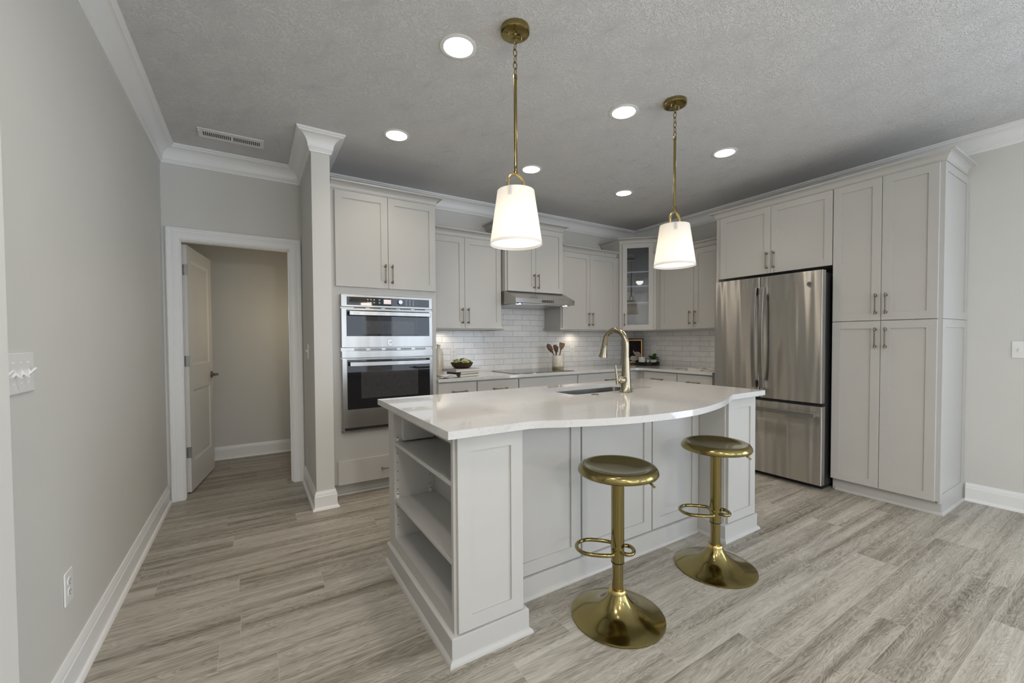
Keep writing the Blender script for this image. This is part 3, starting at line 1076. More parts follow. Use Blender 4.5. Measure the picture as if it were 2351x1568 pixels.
# right-wall cabinet (local x runs along -y of the room)
RW = thing('wall_cabinet', 'light-grey wall cabinet with two doors between glass corner cabinet and refrigerator', 'cabinet', (0, -0.66, 0), R(-90))
w_ = 1.600-0.66
MB().box(-0.0125, w_, -0.33, -0.012, ZB, ZT).build('body', CAB, RW, bevel=0.001)
door(RW, 0.065, 0.518, ZB+0.002, ZT-0.012, -0.33, (0.480, ZB+0.117))
door(RW, 0.518, w_-0.005, ZB+0.002, ZT-0.012, -0.33, (0.548, ZB+0.117))
moulding([(0.006, -0.33, ZB-0.024), (w_, -0.33, ZB-0.024)], (0, 0, 1), RAIL, 'light_rail', CAB, RW)
moulding([(0, -0.33, ZT-0.002), (w_, -0.33, ZT-0.002)], (0, 0, 1), CCROWN, 'crown_moulding', CAB, RW)

# diagonal glass corner cabinet: local x along the diagonal face, facing -y local
FL = 0.440
ux, uy = 1/math.sqrt(2), -1/math.sqrt(2)
O_ = Vector((-0.640, -0.335, 0))
GC = thing('corner_cabinet', 'taller diagonal corner cabinet with one glass door and white shelves', 'cabinet', O_, R(-45))
def gl_(x, y):
    """room xy -> local xy of the corner cabinet"""
    dx, dy = x-O_.x, y-O_.y
    return (dx*ux+dy*uy, dx*(-uy)+dy*ux)
A_ = [(-0.640, -0.335), (-0.640, -0.012), (-0.012, -0.012), (-0.012, -0.646), (-0.329, -0.646)]
outer = [gl_(*p) for p in A_]
ZC = 2.445
cb_ = MB()
# carcass panels (hollow)
def wallpanel(p, q, t=0.016):
    d = Vector((q[0]-p[0], q[1]-p[1]))
    n_ = Vector((d.y, -d.x)).normalized()*t
    cb_.prism([p, q, (q[0]+n_.x, q[1]+n_.y), (p[0]+n_.x, p[1]+n_.y)], ZB, ZC)
for i in range(4):
    wallpanel(outer[i], outer[i+1])
cap_ = [gl_(*p) for p in [(-0.622, -0.325), (-0.622, -0.03), (-0.03, -0.03), (-0.03, -0.628), (-0.325, -0.628)]]
cb_.prism(cap_, ZB, ZB+0.02)
cb_.prism(cap_, ZC-0.02, ZC)
cb_.box(0.0, 0.036, -0.0, 0.018, ZB, ZC)
cb_.box(FL-0.036, FL, -0.0, 0.018, ZB, ZC)
cb_.box(0.036, FL-0.036, -0.0, 0.018, ZC-0.03, ZC)
cb_.build('body', CAB, GC)
gd = MB().shaker(0.034, FL-0.034, ZB-0.001, ZC-0.008, 0.0, 0.02, 0.056, panel=False).build('door', CAB, GC)
MB().box(0.086, FL-0.086, -0.010, -0.006, ZB+0.05, ZC-0.06).build('glass_pane', CLEAR, gd)
pull(gd, 0.060, ZB+0.118, -0.02)
inner = [gl_(*p) for p in [(-0.615, -0.335), (-0.615, -0.035), (-0.035, -0.035), (-0.035, -0.62), (-0.335, -0.62)]]
for z_ in (2.095, 1.915, 1.708):
    MB().prism(inner, z_-0.018, z_).build('shelf', TRIM, GC)
cr_ = [gl_(*p) for p in [(-0.640, -0.02), (-0.640, -0.335), (-0.329, -0.646), (-0.02, -0.646)]]
moulding([(x, y, ZC-0.004) for x, y in cr_], (0, 0, 1), CCROWN, 'crown_moulding', CAB, GC)
lr = [gl_(*p) for p in [(-0.657, -0.333), (-0.640, -0.333), (-0.330, -0.644), (-0.330, -0.662)]]
moulding([(x, y, ZB-0.024) for x, y in lr], (0, 0, 1), RAIL, 'light_rail', CAB, GC)

# over-fridge cabinet and pantry (local x along -y) -------------------
PF = -0.589          # frame plane (local y = room x)
FC = thing('fridge_cabinet', 'wide light-grey cabinet with two doors above the refrigerator', 'cabinet', (0, -1.605, 0), R(-90))
MB().box(0.02, 1.005, PF, -0.012, 1.838, 2.445).build('body', CAB, FC, bevel=0.001)
MB().box(0, 0.02, PF-0.0, -0.012, 0, 2.445).build('side_panel', CAB, FC, bevel=0.001)
door(FC, 0.050, 0.529, 1.833, 2.438, PF, (0.500, 1.950))
door(FC, 0.529, 1.004, 1.833, 2.438, PF, (0.559, 1.950))
moulding([(0, -0.10, 2.443), (0, PF, 2.443), (1.0065, PF, 2.443)], (0, 0, 1), CCROWN, 'crown_moulding', CAB, FC)
PN = thing('pantry_cabinet', 'tall light-grey pantry cabinet with four doors right of the refrigerator', 'cabinet', (0, -2.6115, 0), R(-90))
PWD = 3.240-2.6115
b_ = MB().box(0, PWD, PF, -0.005, 0.1, 2.445)
b_.build('body', CAB, PN, bevel=0.001)
sp_ = [(0.309, 0.283), (0.309, 0.343)]
door(PN, 0.001, 0.309, 1.3735, 2.4395, PF, (0.283, 1.495))
door(PN, 0.309, 0.6165, 1.3735, 2.4395, PF, (0.343, 1.495))
door(PN, 0.001, 0.309, 0.100, 1.3675, PF, (0.283, 1.240))
door(PN, 0.309, 0.6165, 0.100, 1.3675, PF, (0.343, 1.240))
# decorative side panels on the end facing the room (local +x face)
def endpanel(z0_, z1_):
    mb = MB()
    t = 0.010
    xa = PWD
    ya, yb_ = PF+0.0, -0.004
    s = 0.055
    V_ = mb.bm.verts.new
    def rect(a, x):
        return [V_((x, ya+a, z0_+a)), V_((x, yb_-a, z0_+a)), V_((x, yb_-a, z1_-a)), V_((x, ya+a, z1_-a))]
    bk, fo, fi, fp = rect(0, xa), rect(0, xa+t), rect(s, xa+t), rect(s, xa+t-0.007)
    for p, q in ((bk, fo), (fo, fi), (fi, fp)):
        for i in range(4):
            j = (i+1) % 4
            mb.bm.faces.new((p[i], p[j], q[j], q[i]))
    mb.bm.faces.new(fp)
    mb.bm.faces.new(list(reversed(bk)))
    return mb.build('side_panel', CAB, PN)
endpanel(1.373, 2.441)
endpanel(0.085, 1.368)
tk = MB()
tk.box(0, PWD+0.008, -0.555, -0.54, 0, 0.1)
tk.box(PWD-0.012, PWD+0.008, -0.545, -0.005, 0, 0.1)
tk.build('toe_kick', CAB, PN)
moulding([(0.02, -0.555, 0), (PWD+0.008, -0.555, 0), (PWD+0.008, -0.006, 0)], (0, 0, 1), SHOE, 'shoe_moulding', CAB, PN)
moulding([(0, PF, 2.443), (PWD+0.010, PF, 2.443), (PWD+0.010, -0.10, 2.443)], (0, 0, 1), CCROWN, 'crown_moulding', CAB, PN)

# refrigerator (local x along -y, facing -y local = -x room) -----------
FR = thing('refrigerator', 'stainless french-door refrigerator with bottom freezer drawer', 'refrigerator', (0, -1.672, 0), R(-90))
FW = 0.922
MB().box(0.012, FW, -0.672, -0.04, 0.03, 1.752).build('cabinet_case', BLACKP, FR, bevel=0.004)
def fdoor(name, xa, xb, za, zb):
    mb = MB()
    n_ = 10
    pts = []
    yb_, yf0, bulge = -0.676, -0.733, 0.004
    pts.append((xa, yb_)); pts.append((xb, yb_))
    for k in range(4):
        t = k/3*math.pi/2
        pts.append((xb-0.010+0.010*math.cos(t), yf0+0.010-0.010*math.sin(t)))
    for t in [0.012]+[k/n_ for k in range(1, n_)]+[0.988]:
        pts.append((xb-0.010+(xa-xb+0.020)*t, yf0-bulge*math.sin(math.pi*t)))
    for k in range(4):
        t = math.pi/2+k/3*math.pi/2
        pts.append((xa+0.010+0.010*math.cos(t), yf0+0.010-0.010*math.sin(t)))
    mb.prism(pts, za, zb)
    return mb.build(name, STEEL, FR, smooth=30)
dl = fdoor('door', 0.004, 0.4315, 0.712, 1.790)
drr = fdoor('door', 0.4355, FW, 0.712, 1.790)
fz = fdoor('freezer_drawer', 0.004, FW+0.004, 0.044, 0.684)
MB().box(0.02, FW-0.005, -0.70, -0.675, 0.684, 0.712).build('gasket', BLACKP, FR)
MB().box(0.02, FW-0.02, -0.66, -0.55, 0.0, 0.044).build('base_grille', BLACKP, FR)
MB().box(FW-0.055, FW-0.002, -0.715, -0.60, 1.752, 1.772).build('hinge_cover', BLACKP, FR, bevel=0.003)
MB().box(0.012, 0.065, -0.715, -0.60, 1.752, 1.772).build('hinge_cover', BLACKP, FR, bevel=0.003)
def vhandle(par, xc):
    mb = MB()
    rings_ = []
    for k in range(17):
        t = k/16
        z = 0.802+t*0.892
        bow = 0.028*math.sin(math.pi*t)
        y = -0.772-bow
        w = 0.0175
        rings_.append([(xc-w, y-0.006, z), (xc+w, y-0.006, z), (xc+w, y+0.006, z), (xc-w, y+0.006, z)])
    mb.rings(rings_)
    for z0_, z1_ in ((0.802, 0.865), (1.631, 1.694)):
        mb.box(xc-0.014, xc+0.014, -0.772, -0.735, z0_, z1_)
    return mb.build('handle', STEELB, par, bevel=0.002)
vhandle(dl, 0.410)
vhandle(drr, 0.474)
hm = MB()
hm.box(0.03, 0.895, -0.790, -0.774, 0.596, 0.637)
for xx in (0.035, 0.865):
    hm.box(xx, xx+0.025, -0.776, -0.732, 0.602, 0.631)
hm.build('handle', STEELB, fz, bevel=0.003)
emblem(drr, 0.829, 1.684, 0.019, -0.737, STEELB)
text_mesh('emblem_script', 'GE', 0.020, BLACKP, drr, (0.829, -0.7402, 1.684), (R(90), 0, 0), shear=0.25)

# ------------------------------------------------------------------ base cabinets and counter
def base_cab(label, x0, x1, pulls, loc=None, rot=0.0, doors=2):
    t = thing('base_cabinet', label, 'cabinet', loc or (x0, 0, 0), rot)
    w = x1-x0
    MB().box(0.0, w, -0.61, -0.012, 0.1, 0.865).build('body', CAB, t, bevel=0.001)
    MB().box(0, w, -0.555, -0.54, 0, 0.1).build('toe_kick', CAB, t)
    d = MB().slab(0.006, w-0.006, 0.700, 0.852, -0.61, 0.02).build('drawer', CAB, t, bevel=0.0015)
    for p in pulls:
        pull(d, p, 0.775, -0.63, False)
    if doors == 2:
        door(t, 0.006, w/2, 0.11, 0.690, -0.61, (w/2-0.03, 0.60))
        door(t, w/2, w-0.006, 0.11, 0.690, -0.61, (w/2+0.03, 0.60))
    else:
        door(t, 0.006, w-0.006, 0.11, 0.690, -0.61, (w-0.04, 0.60))
    return t
base_cab('light-grey base cabinet beside the oven cabinet, under the books', -3.219, -2.8265, [0.207], doors=1)
base_cab('light-grey base cabinet between the book-end cabinet and the cooktop cabinet', -2.8265, -2.361, [0.243], doors=1)
base_cab('light-grey base cabinet with a plain front below the cooktop', -2.361, -1.592, [])
base_cab('light-grey base cabinet at the right end of the cooktop run', -1.592, -0.664, [0.475])
base_cab('light-grey base cabinet in the right-hand run, nearest the corner', 0, 0.462, [0.211], loc=(0, -0.710, 0), rot=R(-90), doors=1)
base_cab('light-grey base cabinet in the right-hand run, beside the refrigerator', 0, 0.425, [0.213], loc=(0, -1.172, 0), rot=R(-90), doors=1)
MB_ = MB()
MB_.box(-0.664, -0.012, -0.61, -0.012, 0.1, 0.865)
MB_.box(-0.61, -0.012, -0.710, -0.61, 0.1, 0.865)
tag(MB_.build('corner_base_cabinet', CAB), 'blind light-grey corner base unit below the black tray', 'cabinet')

ct = MB()
rad = 0.09
poly = [(-3.219, -0.013), (-3.219, -0.648)]
poly += [(-0.648-rad+rad*math.sin(k/6*math.pi/2)-0.0, -0.648-rad+rad*math.cos(k/6*math.pi/2)) for k in range(7)]
poly += [(-0.648, -1.602), (-0.013, -1.602), (-0.013, -0.013)]
ct.prism(poly, 0.8655, 0.895)
tag(ct.build('countertop', QUARTZ, bevel=0.002), 'L-shaped white quartz countertop along the back and right walls', 'countertop')

# backsplash
struct(MB().box(-3.221, 0.0, -0.011, -0.0005, 0.8955, 1.80).build('trim_8', TILEB), 'white glazed subway tile backsplash behind the cooktop', 'backsplash')
struct(MB().box(-0.011, -0.0005, -1.604, -0.0115, 0.8955, 1.45).build('trim_9', TILER), 'white glazed subway tile backsplash beside the refrigerator', 'backsplash')

# cooktop
CK = thing('cooktop', 'black glass cooktop set in the back counter under the hood', 'cooktop', (-2.005, -0.33, 0.9145))
CK.location = (-2.005, -0.365, 0.8955)
MB().box(-0.376, 0.376, -0.247, 0.250, 0.003, 0.006).build('glass_top', COOKG, CK, bevel=0.001)
MB().box(-0.379, 0.379, -0.250, 0.253, 0.0, 0.003).build('rim', STEEL, CK)

# range hood
RH = thing('range_hood', 'stainless under-cabinet range hood above the cooktop', 'range hood', (-2.377, 0, 0))
hw = 0.762
MB().prism([(-0.013, 1.612), (-0.600, 1.612), (-0.606, 1.616), (-0.606, 1.662), (-0.432, 1.742), (-0.40, 1.749), (-0.013, 1.749)], 0, hw, 'x').build('canopy', HOODM, RH, smooth=20)
MB().box(0.03, hw-0.03, -0.56, -0.06, 1.606, 1.613).build('grease_filter', NICKEL, RH)
pc = MB().box(0.325, 0.475, -0.6085, -0.6055, 1.627, 1.650).build('control_panel', BLACKP, RH)
bt = MB()
for k in range(5):
    bt.box(0.338+k*0.028, 0.352+k*0.028, -0.6095, -0.608, 1.633, 1.644)
bt.build('button', STEEL, pc)
for xx in (0.075, hw-0.085):
    ll = MB().lathe([(0.033, 1.604), (0.036, 1.607), (0.036, 1.613), (0.026, 1.613), (0.026, 1.6065)], (xx, -0.545, 0), 24).build('light_bezel', CHROME, RH)
    MB().cyl(0.027, 1.6035, 1.608, (xx, -0.545, 0), 20).build('lamp', HOODLAMP, ll)
    light('hood_lamp_light', 'SPOT', (-2.377+xx, -0.545, 1.60), 3.0, WARM, (0, 0, 0), spot_size=R(110), spot_blend=0.7, shadow_soft_size=0.025)

# under-cabinet puck lights
for i, (x, y) in enumerate([(-2.95, -0.12), (-1.19, -0.12), (-0.11, -1.50)]):
    pk = MB().lathe([(0, -0.010), (0.028, -0.010), (0.032, -0.004), (0.032, 0), (0, 0)], (0, 0, 0), 20).build('puck_light', PLASTIC)
    pk.location = (x, y, ZB)
    tag(pk, ['under-cabinet puck light above the books', 'under-cabinet puck light right of the utensil crock', 'under-cabinet puck light beside the refrigerator'][i], 'light', 'puck lights under the wall cabinets')
    light('puck_glow', 'SPOT', (x, y, ZB-0.014), 1.9, WARM, (0, 0, 0), spot_size=R(160), spot_blend=0.7, shadow_soft_size=0.03)


# ------------------------------------------------------------------ island
IS = thing('kitchen_island', 'light-grey island cabinet with open shelves on its left end', 'island', (0, 0, 0))
XA, XB = -3.968, -1.850
YF, YREC, YBK = -2.655, -2.468, -1.765
ib = MB()
ib.box(-3.735, -3.649, YF, YBK, 0, 0.884)          # behind the shelves / left pilaster
ib.box(XA, -3.735, YF, -2.635, 0, 0.884)           # front wall of shelf unit
ib.box(XA, -3.735, -1.870, YBK, 0, 0.884)          # far wall
ib.box(XA, -3.735, -2.635, -1.870, 0, 0.168)       # bottom
ib.box(XA, -3.735, -2.635, -1.870, 0.846, 0.884)   # top
ib.box(-3.649, -3.05, YREC, YBK, 0, 0.884)
ib.box(-3.05, -2.24, YREC, -2.28, 0, 0.884)
ib.box(-3.05, -2.24, -1.80, YBK, 0, 0.884)
ib.box(-3.05, -2.24, -2.28, -1.80, 0, 0.60)
ib.box(-2.24, -2.175, YREC, YBK, 0, 0.884)
ib.box(-2.175, XB, YF, YBK, 0, 0.884)
ib.build('body', CAB, IS)
for z_ in (0.693, 0.383):
    MB().box(-3.966, -3.7355, -2.634, -1.871, z_-0.018, z_).build('shelf', CAB, IS, bevel=0.001)
MB().box(-3.930, -3.757, -1.915, -1.8705, 0.702, 0.845).build('outlet_box', CAB, IS, bevel=0.002)
hl = MB()
for xx in (-3.950, -3.765):
    for k in range(11):
        z_ = 0.235+k*0.049
        if abs(z_-0.375) < 0.02 or abs(z_-0.683) < 0.02:
            continue
        hl.cyl(0.0026, -1.8712, -1.8700, (xx, 0, z_), 8, 'y')
hl.build('shelf_pin_holes', DARKSLOT, IS)
pinm = MB()
for z_ in (0.693, 0.383):
    for xx in (-3.950, -3.765):
        pinm.box(xx-0.006, xx+0.006, -1.8745, -1.8705, z_-0.002, z_+0.025)
        pinm.cyl(0.006, -1.8745, -1.8705, (xx, 0, z_+0.025), 10, 'y')
pinm.build('shelf_clips', PLASTIC, IS)
MB().shaker(-3.957, -3.660, 0.112, 0.870, YF, 0.018, 0.058).build('end_panel', CAB, IS)
MB().shaker(-2.163, -1.863, 0.112, 0.870, YF, 0.018, 0.058).build('end_panel', CAB, IS)
for a, c in ((-3.646, -3.175), (-3.165, -2.627), (-2.618, -2.178)):
    MB().shaker(a, c, 0.112, 0.870, YREC, 0.014, 0.064).build('back_panel', CAB, IS)
moulding([(XA, YBK, 0), (XA, YF, 0), (-3.649, YF, 0), (-3.649, YREC, 0), (-2.175, YREC, 0), (-2.175, YF, 0), (XB, YF, 0), (XB, YBK, 0)], (0, 0, 1), IBASE, 'base_moulding', CAB, IS)

# island countertop with sink cut-out and bowed front
IT = MB()
front = [(-3.674, -2.738), (-3.619, -2.752), (-3.518, -2.800), (-3.38, -2.853), (-3.227, -2.895), (-3.043, -2.921), (-2.92, -2.925), (-2.79, -2.916), (-2.572, -2.868), (-2.40, -2.808), (-2.30, -2.765), (-2.231, -2.735)]
fr_ = [(p.x, p.y) for p in smooth_pts([(x, y, 0) for x, y in front], 5)]
outer = [(-4.020, -1.740), (-4.020, -2.734)] + fr_ + [(-1.862, -2.731), (-1.862, -1.740)]
sx0, sx1, sy0, sy1 = -3.005, -2.290, -2.225, -1.865
cr_ = 0.055
hole = []
for (cx_, cy_, a0_) in ((sx1-cr_, sy1-cr_, 0), (sx0+cr_, sy1-cr_, 90), (sx0+cr_, sy0+cr_, 180), (sx1-cr_, sy0+cr_, 270)):
    for k in range(6):
        t = R(a0_+k*18)
        hole.append((cx_+cr_*math.cos(t), cy_+cr_*math.sin(t)))
bm_ = IT.bm
for z_ in (0.884, 0.914):
    vo = [bm_.verts.new((x, y, z_)) for x, y in outer]
    vh = [bm_.verts.new((x, y, z_)) for x, y in hole]
    eds = [bm_.edges.new((vo[i], vo[(i+1) % len(vo)])) for i in range(len(vo))]
    eds += [bm_.edges.new((vh[i], vh[(i+1) % len(vh)])) for i in range(len(vh))]
    bmesh.ops.triangle_fill(bm_, use_beauty=True, use_dissolve=False, edges=eds)
    if z_ < 0.9:
        lo_o, lo_h = vo, vh
    else:
        for lo, hi in ((lo_o, vo), (lo_h, vh)):
            for i in range(len(lo)):
                j = (i+1) % len(lo)
                bm_.faces.new((lo[i], lo[j], hi[j], hi[i]))
tag(IT.build('island_countertop', QUARTZ, bevel=0.0022), 'white quartz island top with a bowed seating edge', 'countertop')

# undermount sink
SK = thing('sink', 'undermount stainless sink in the island top', 'sink', (0, 0, 0))
sk = MB()
def rr(x0_, x1_, y0_, y1_, r_, z_):
    out = []
    for (cx_, cy_, a0_) in ((x1_-r_, y1_-r_, 0), (x0_+r_, y1_-r_, 90), (x0_+r_, y0_+r_, 180), (x1_-r_, y0_+r_, 270)):
        for k in range(6):
            t = R(a0_+k*18)
            out.append((cx_+r_*math.cos(t), cy_+r_*math.sin(t), z_))
    return out
e = 0.008
rings_ = [rr(sx0-0.02, sx1+0.02, sy0-0.02, sy1+0.02, cr_+0.02, 0.8825), rr(sx0-e, sx1+e, sy0-e, sy1+e, cr_, 0.8825),
          rr(sx0-e+0.004, sx1+e-0.004, sy0-e+0.004, sy1+e-0.004, cr_, 0.70), rr(sx0+0.03, sx1-0.03, sy0+0.03, sy1-0.03, 0.04, 0.675), rr(sx0+0.2, sx1-0.2, sy0+0.12, sy1-0.12, 0.03, 0.670)]
sk.rings(rings_, True, False)
sk.bm.verts.ensure_lookup_table()
sk.bm.faces.new(list(sk.bm.verts)[-24:])
sk.build('basin', STEELB, SK, smooth=50)
MB().lathe([(0.055, 0.671), (0.05, 0.676), (0.03, 0.672), (0, 0.672)], ((sx0+sx1)/2, (sy0+sy1)/2, 0), 24).build('drain', CHROME, SK)

# faucet
FA = thing('faucet', 'champagne-bronze pull-down gooseneck faucet on the island', 'faucet', (-2.647, -2.300, 0.914))
MB().lathe([(0, 0), (0.040, 0), (0.042, 0.004), (0.040, 0.008), (0.034, 0.016), (0.0305, 0.05), (0.029, 0.09), (0.0255, 0.15), (0.0225, 0.214), (0, 0.214)], (0, 0, 0), 28).build('body', BRONZE, FA)
nk = MB()
pts = [(0, 0, 0.212), (0, -0.001, 0.26)]
for k in range(15):
    t = R(180-k*12.5)
    pts.append((0, 0.0905+0.0915*math.cos(t), 0.298+0.088*math.sin(t)))
pts.append((0, 0.188, 0.286))
nk.tube(pts, [0.0205, 0.0195]+[0.0165+0.003*(1-k/14) for k in range(15)]+[0.0165], 16)
nk.build('gooseneck', BRONZE, FA)
sh = MB()
ax0, ax1 = Vector((0, 0.1855, 0.290)), Vector((0, 0.201, 0.210))
d_ = (ax1-ax0)
sh.tube([ax0, ax0+d_*0.12, ax0+d_*0.14, ax0+d_*0.6, ax0+d_*0.97, ax1], [0.0178, 0.0185, 0.0172, 0.022, 0.0285, 0.026], 18)
sh.tube([ax0+d_*0.45+Vector((0, 0.021, 0.004)), ax0+d_*0.45+Vector((0, 0.026, 0.0))], 0.007, 8)
sh.build('spray_head', BRONZE, FA)
hb = MB()
hb.lathe([(0, -0.078), (0.012, -0.078), (0.014, -0.074), (0.014, -0.064), (0.020, -0.060), (0.026, -0.052), (0.0265, -0.04), (0.026, -0.018), (0.018, 0.0), (0, 0)], (0, 0, 0.077), 22, 'x')
hb.build('valve_hub', BRONZE, FA)
MB().tube([(-0.076, 0, 0.052), (-0.077, 0, 0.08), (-0.083, 0, 0.12), (-0.092, 0, 0.172)], [0.008, 0.009, 0.0075, 0.0065], 12).build('lever', BRONZE, FA)

# air switch button
ab_ = MB().lathe([(0, 0.0065), (0.008, 0.0065), (0.009, 0.004), (0.016, 0.0035), (0.023, 0.0015), (0.0235, 0), (0, 0)], (0, 0, 0), 24).build('air_switch', BRONZE)
ab_.location = (-2.889, -2.283, 0.9142)
tag(ab_, 'small bronze disposal button on the island beside the sink', 'button')

# ------------------------------------------------------------------ bar stools
def make_stool():
    t = thing('bar_stool', 'brushed gold bar stool nearer the camera', 'stool', (-3.238, -2.800, 0), R(0), 'gold bar stools at the island')
    # trumpet base
    MB().lathe([(0, 0), (0.200, 0), (0.205, 0.003), (0.205, 0.007), (0.198, 0.011), (0.150, 0.024), (0.115, 0.036), (0.085, 0.052), (0.060, 0.075), (0.044, 0.098), (0.037, 0.112), (0, 0.112)], (0, 0, 0), 64).build('base', BRASS, t, smooth=60)
    MB().lathe([(0.0, 0.108), (0.036, 0.108), (0.039, 0.112), (0.038, 0.122), (0.034, 0.127), (0, 0.127)], (0, 0, 0), 32).build('collar', BRASSL, t)
    MB().cyl(0.0245, 0.12, 0.262, (0, 0, 0), 32).build('lower_column', BRASS, t)
    uc = MB().lathe([(0, 0.250), (0.0285, 0.250), (0.0285, 0.62), (0.034, 0.640), (0.034, 0.655), (0, 0.655)], (0, 0, 0), 32).build('upper_column', BRASS, t)
    MB().lathe([(0.026, 0.246), (0.0292, 0.246), (0.0292, 0.251), (0.026, 0.251)], (0, 0, 0), 32).build('rubber_ring', BLACKP, uc)
    # footrest: a long loop to one side of the column and a short one to the other
    fr2 = MB()
    pts = [(-0.024, 0.058, 0.303), (-0.06, 0.068, 0.303), (-0.105, 0.070, 0.303)]
    pts += [(-0.110-0.072*math.sin(R(k*18)), 0.070*math.cos(R(k*18)), 0.303) for k in range(1, 10)]
    pts += [(-0.105, -0.070, 0.303), (-0.06, -0.068, 0.303), (-0.024, -0.058, 0.303), (-0.0215, -0.03, 0.303), (-0.0215, 0.03, 0.303)]
    fr2.tube(smooth_pts(pts, 3, True), 0.0085, 10, True)
    fr3 = [(0.010, 0.020, 0.303), (0.035, 0.040, 0.303)] + [(0.040+0.030*math.sin(R(k*30)), 0.042*math.cos(R(k*30)), 0.303) for k in range(1, 6)] + [(0.035, -0.040, 0.303), (0.010, -0.020, 0.303)]
    fr2.tube(smooth_pts(fr3, 3), 0.0085, 10)
    fo = fr2.build('footrest', BRASS, t)
    fo.rotation_euler = (0, 0, R(-43))
    # dished seat with rolled rim
    MB().lathe([(0, 0.664), (0.06, 0.665), (0.105, 0.670), (0.128, 0.678), (0.142, 0.684), (0.155, 0.685), (0.166, 0.680), (0.174, 0.668), (0.1765, 0.656), (0.172, 0.648), (0.160, 0.643), (0.150, 0.645), (0.12, 0.650), (0, 0.655)], (0, 0, 0), 64).build('seat', BRASS, t, smooth=60)
    lv_ = MB().tube([(0.02, -0.03, 0.640), (0.066, -0.112, 0.640), (0.074, -0.125, 0.634), (0.086, -0.145, 0.618)], 0.005, 8).build('lever', BRASS, t)
    lv_.rotation_euler = (0, 0, R(-12))
    return t
st = make_stool()
copy_thing(st, (-2.492, -2.796, 0), 0, 'brushed gold bar stool farther back, nearer the refrigerator')

# ------------------------------------------------------------------ pendants
def make_pendant():
    t = thing('pendant_light', 'brass pendant lamp with white shade over the left half of the island', 'pendant light', (-3.512, -2.399, H), 0, 'pendant lamps over the island')
    ca = MB().lathe([(0, 0), (0.0695, 0), (0.0705, -0.003), (0.0705, -0.018), (0.069, -0.023), (0.062, -0.026), (0, -0.027)], (0, 0, -0.0005), 40).build('canopy', BRASS, t)
    sc = MB()
    for sx in (-0.036, 0.036):
        sc.lathe([(0, -0.042), (0.004, -0.042), (0.0045, -0.038), (0.0045, -0.027), (0, -0.027)], (sx, 0, 0), 10)
    sc.build('screw', BRASSL, ca)
    lp_ = MB().lathe([(0, -0.026), (0.011, -0.026), (0.010, -0.032), (0.005, -0.036), (0.005, -0.045), (0, -0.045)], (0, 0, 0), 16)
    lp_.build('hang_loop', BRASS, ca)
    # chain
    z = -0.038
    for k in range(6):
        lk = MB()
        hgt, wd = 0.0180, 0.0095
        pts = []
        for q in range(14):
            a = 2*math.pi*q/14
            x = wd*math.cos(a)
            pts.append((x if k % 2 == 0 else 0, 0 if k % 2 == 0 else x, z-0.0165-hgt*math.sin(a)))
        lk.tube(pts, 0.0024, 8, True)
        lk.build('chain_link', BRASS, t)
        z -= 0.0300
    rd = MB()
    rd.cyl(0.0082, -0.672, -0.226, (0, 0, 0), 14)
    rd.lathe([(0, -0.216), (0.0085, -0.218), (0.0098, -0.226), (0.0098, -0.238), (0, -0.238)], (0, 0, 0), 14)
    rd.lathe([(0, -0.690), (0.0100, -0.690), (0.0105, -0.66), (0.0082, -0.655), (0, -0.655)], (0, 0, 0), 14)
    rd.build('rod', BRASS, t)
    hp = MB()
    zt = -0.775   # top of shade
    pts = [(-0.046, 0, zt-0.02), (-0.046, 0, zt+0.02)]
    for k in range(1, 12):
        a = R(180-k*15)
        pts.append((0.046*math.cos(a), 0, zt+0.030+0.052*math.sin(a)))
    pts += [(0.046, 0, zt+0.02), (0.046, 0, zt-0.02)]
    hp.tube(pts, 0.0062, 10, flat=(1, 1.5))
    hp.build('hoop', BRASSL, t)
    sh_ = MB()
    prof = [(0.0895, zt), (0.092, zt-0.002), (0.1265, zt-0.2545), (0.1265, zt-0.258), (0.1245, zt-0.258), (0.0900, zt-0.004), (0.0895, zt)]
    sh_.lathe([(0.0895, zt), (0.127, zt-0.257)], (0, 0, 0), 64)
    s_ = sh_.build('shade', SHADE, t)
    rim = MB()
    rim.tube([(0.127*math.cos(2*math.pi*q/64), 0.127*math.sin(2*math.pi*q/64), zt-0.257) for q in range(64)], 0.0014, 6, True)
    rim.build('shade_rim', PLASTIC, s_)
    MB().lathe([(0.0, zt-0.003), (0.088, zt-0.003), (0.088, zt-0.006), (0, zt-0.006)], (0, 0, 0), 40).build('shade_cap', PLASTIC, s_)
    br_ = MB()
    for a in (-140, 40):
        c, s = math.cos(R(a)), math.sin(R(a))
        p = []
        for dz in (0.004, 0.048):
            rr_ = 0.0895+(0.0375/0.257)*dz-0.003
            p.append((rr_, zt-dz))
        w = 0.009
        v4 = [(p[0][0]*c-w*s*1, p[0][0]*s+w*c, p[0][1]), (p[0][0]*c+w*s, p[0][0]*s-w*c, p[0][1]), (p[1][0]*c+w*s, p[1][0]*s-w*c, p[1][1]), (p[1][0]*c-w*s, p[1][0]*s+w*c, p[1][1])]
        i4 = [(x*0.97, y*0.97, zz_) for x, y, zz_ in v4]
        br_.rings([v4, i4])
    br_.build('hoop_bracket', NICKEL, s_)
    MB().lathe([(0, zt-0.246), (0.1225, zt-0.246), (0.1225, zt-0.243), (0, zt-0.243)], (0, 0, 0), 48).build('diffuser', DIFFUSE_DISC, t)
    MB().lathe([(0, zt-0.03), (0.012, zt-0.03), (0.013, zt-0.06), (0.02, zt-0.08), (0.029, zt-0.105), (0.027, zt-0.125), (0.015, zt-0.14), (0, zt-0.143)], (0, 0, 0), 20).build('bulb', CERAMIC, t)
    return t
pd_ = make_pendant()
copy_thing(pd_, (-2.321, -2.404, H), 0, 'brass pendant lamp with white shade over the right half of the island, nearer the refrigerator')
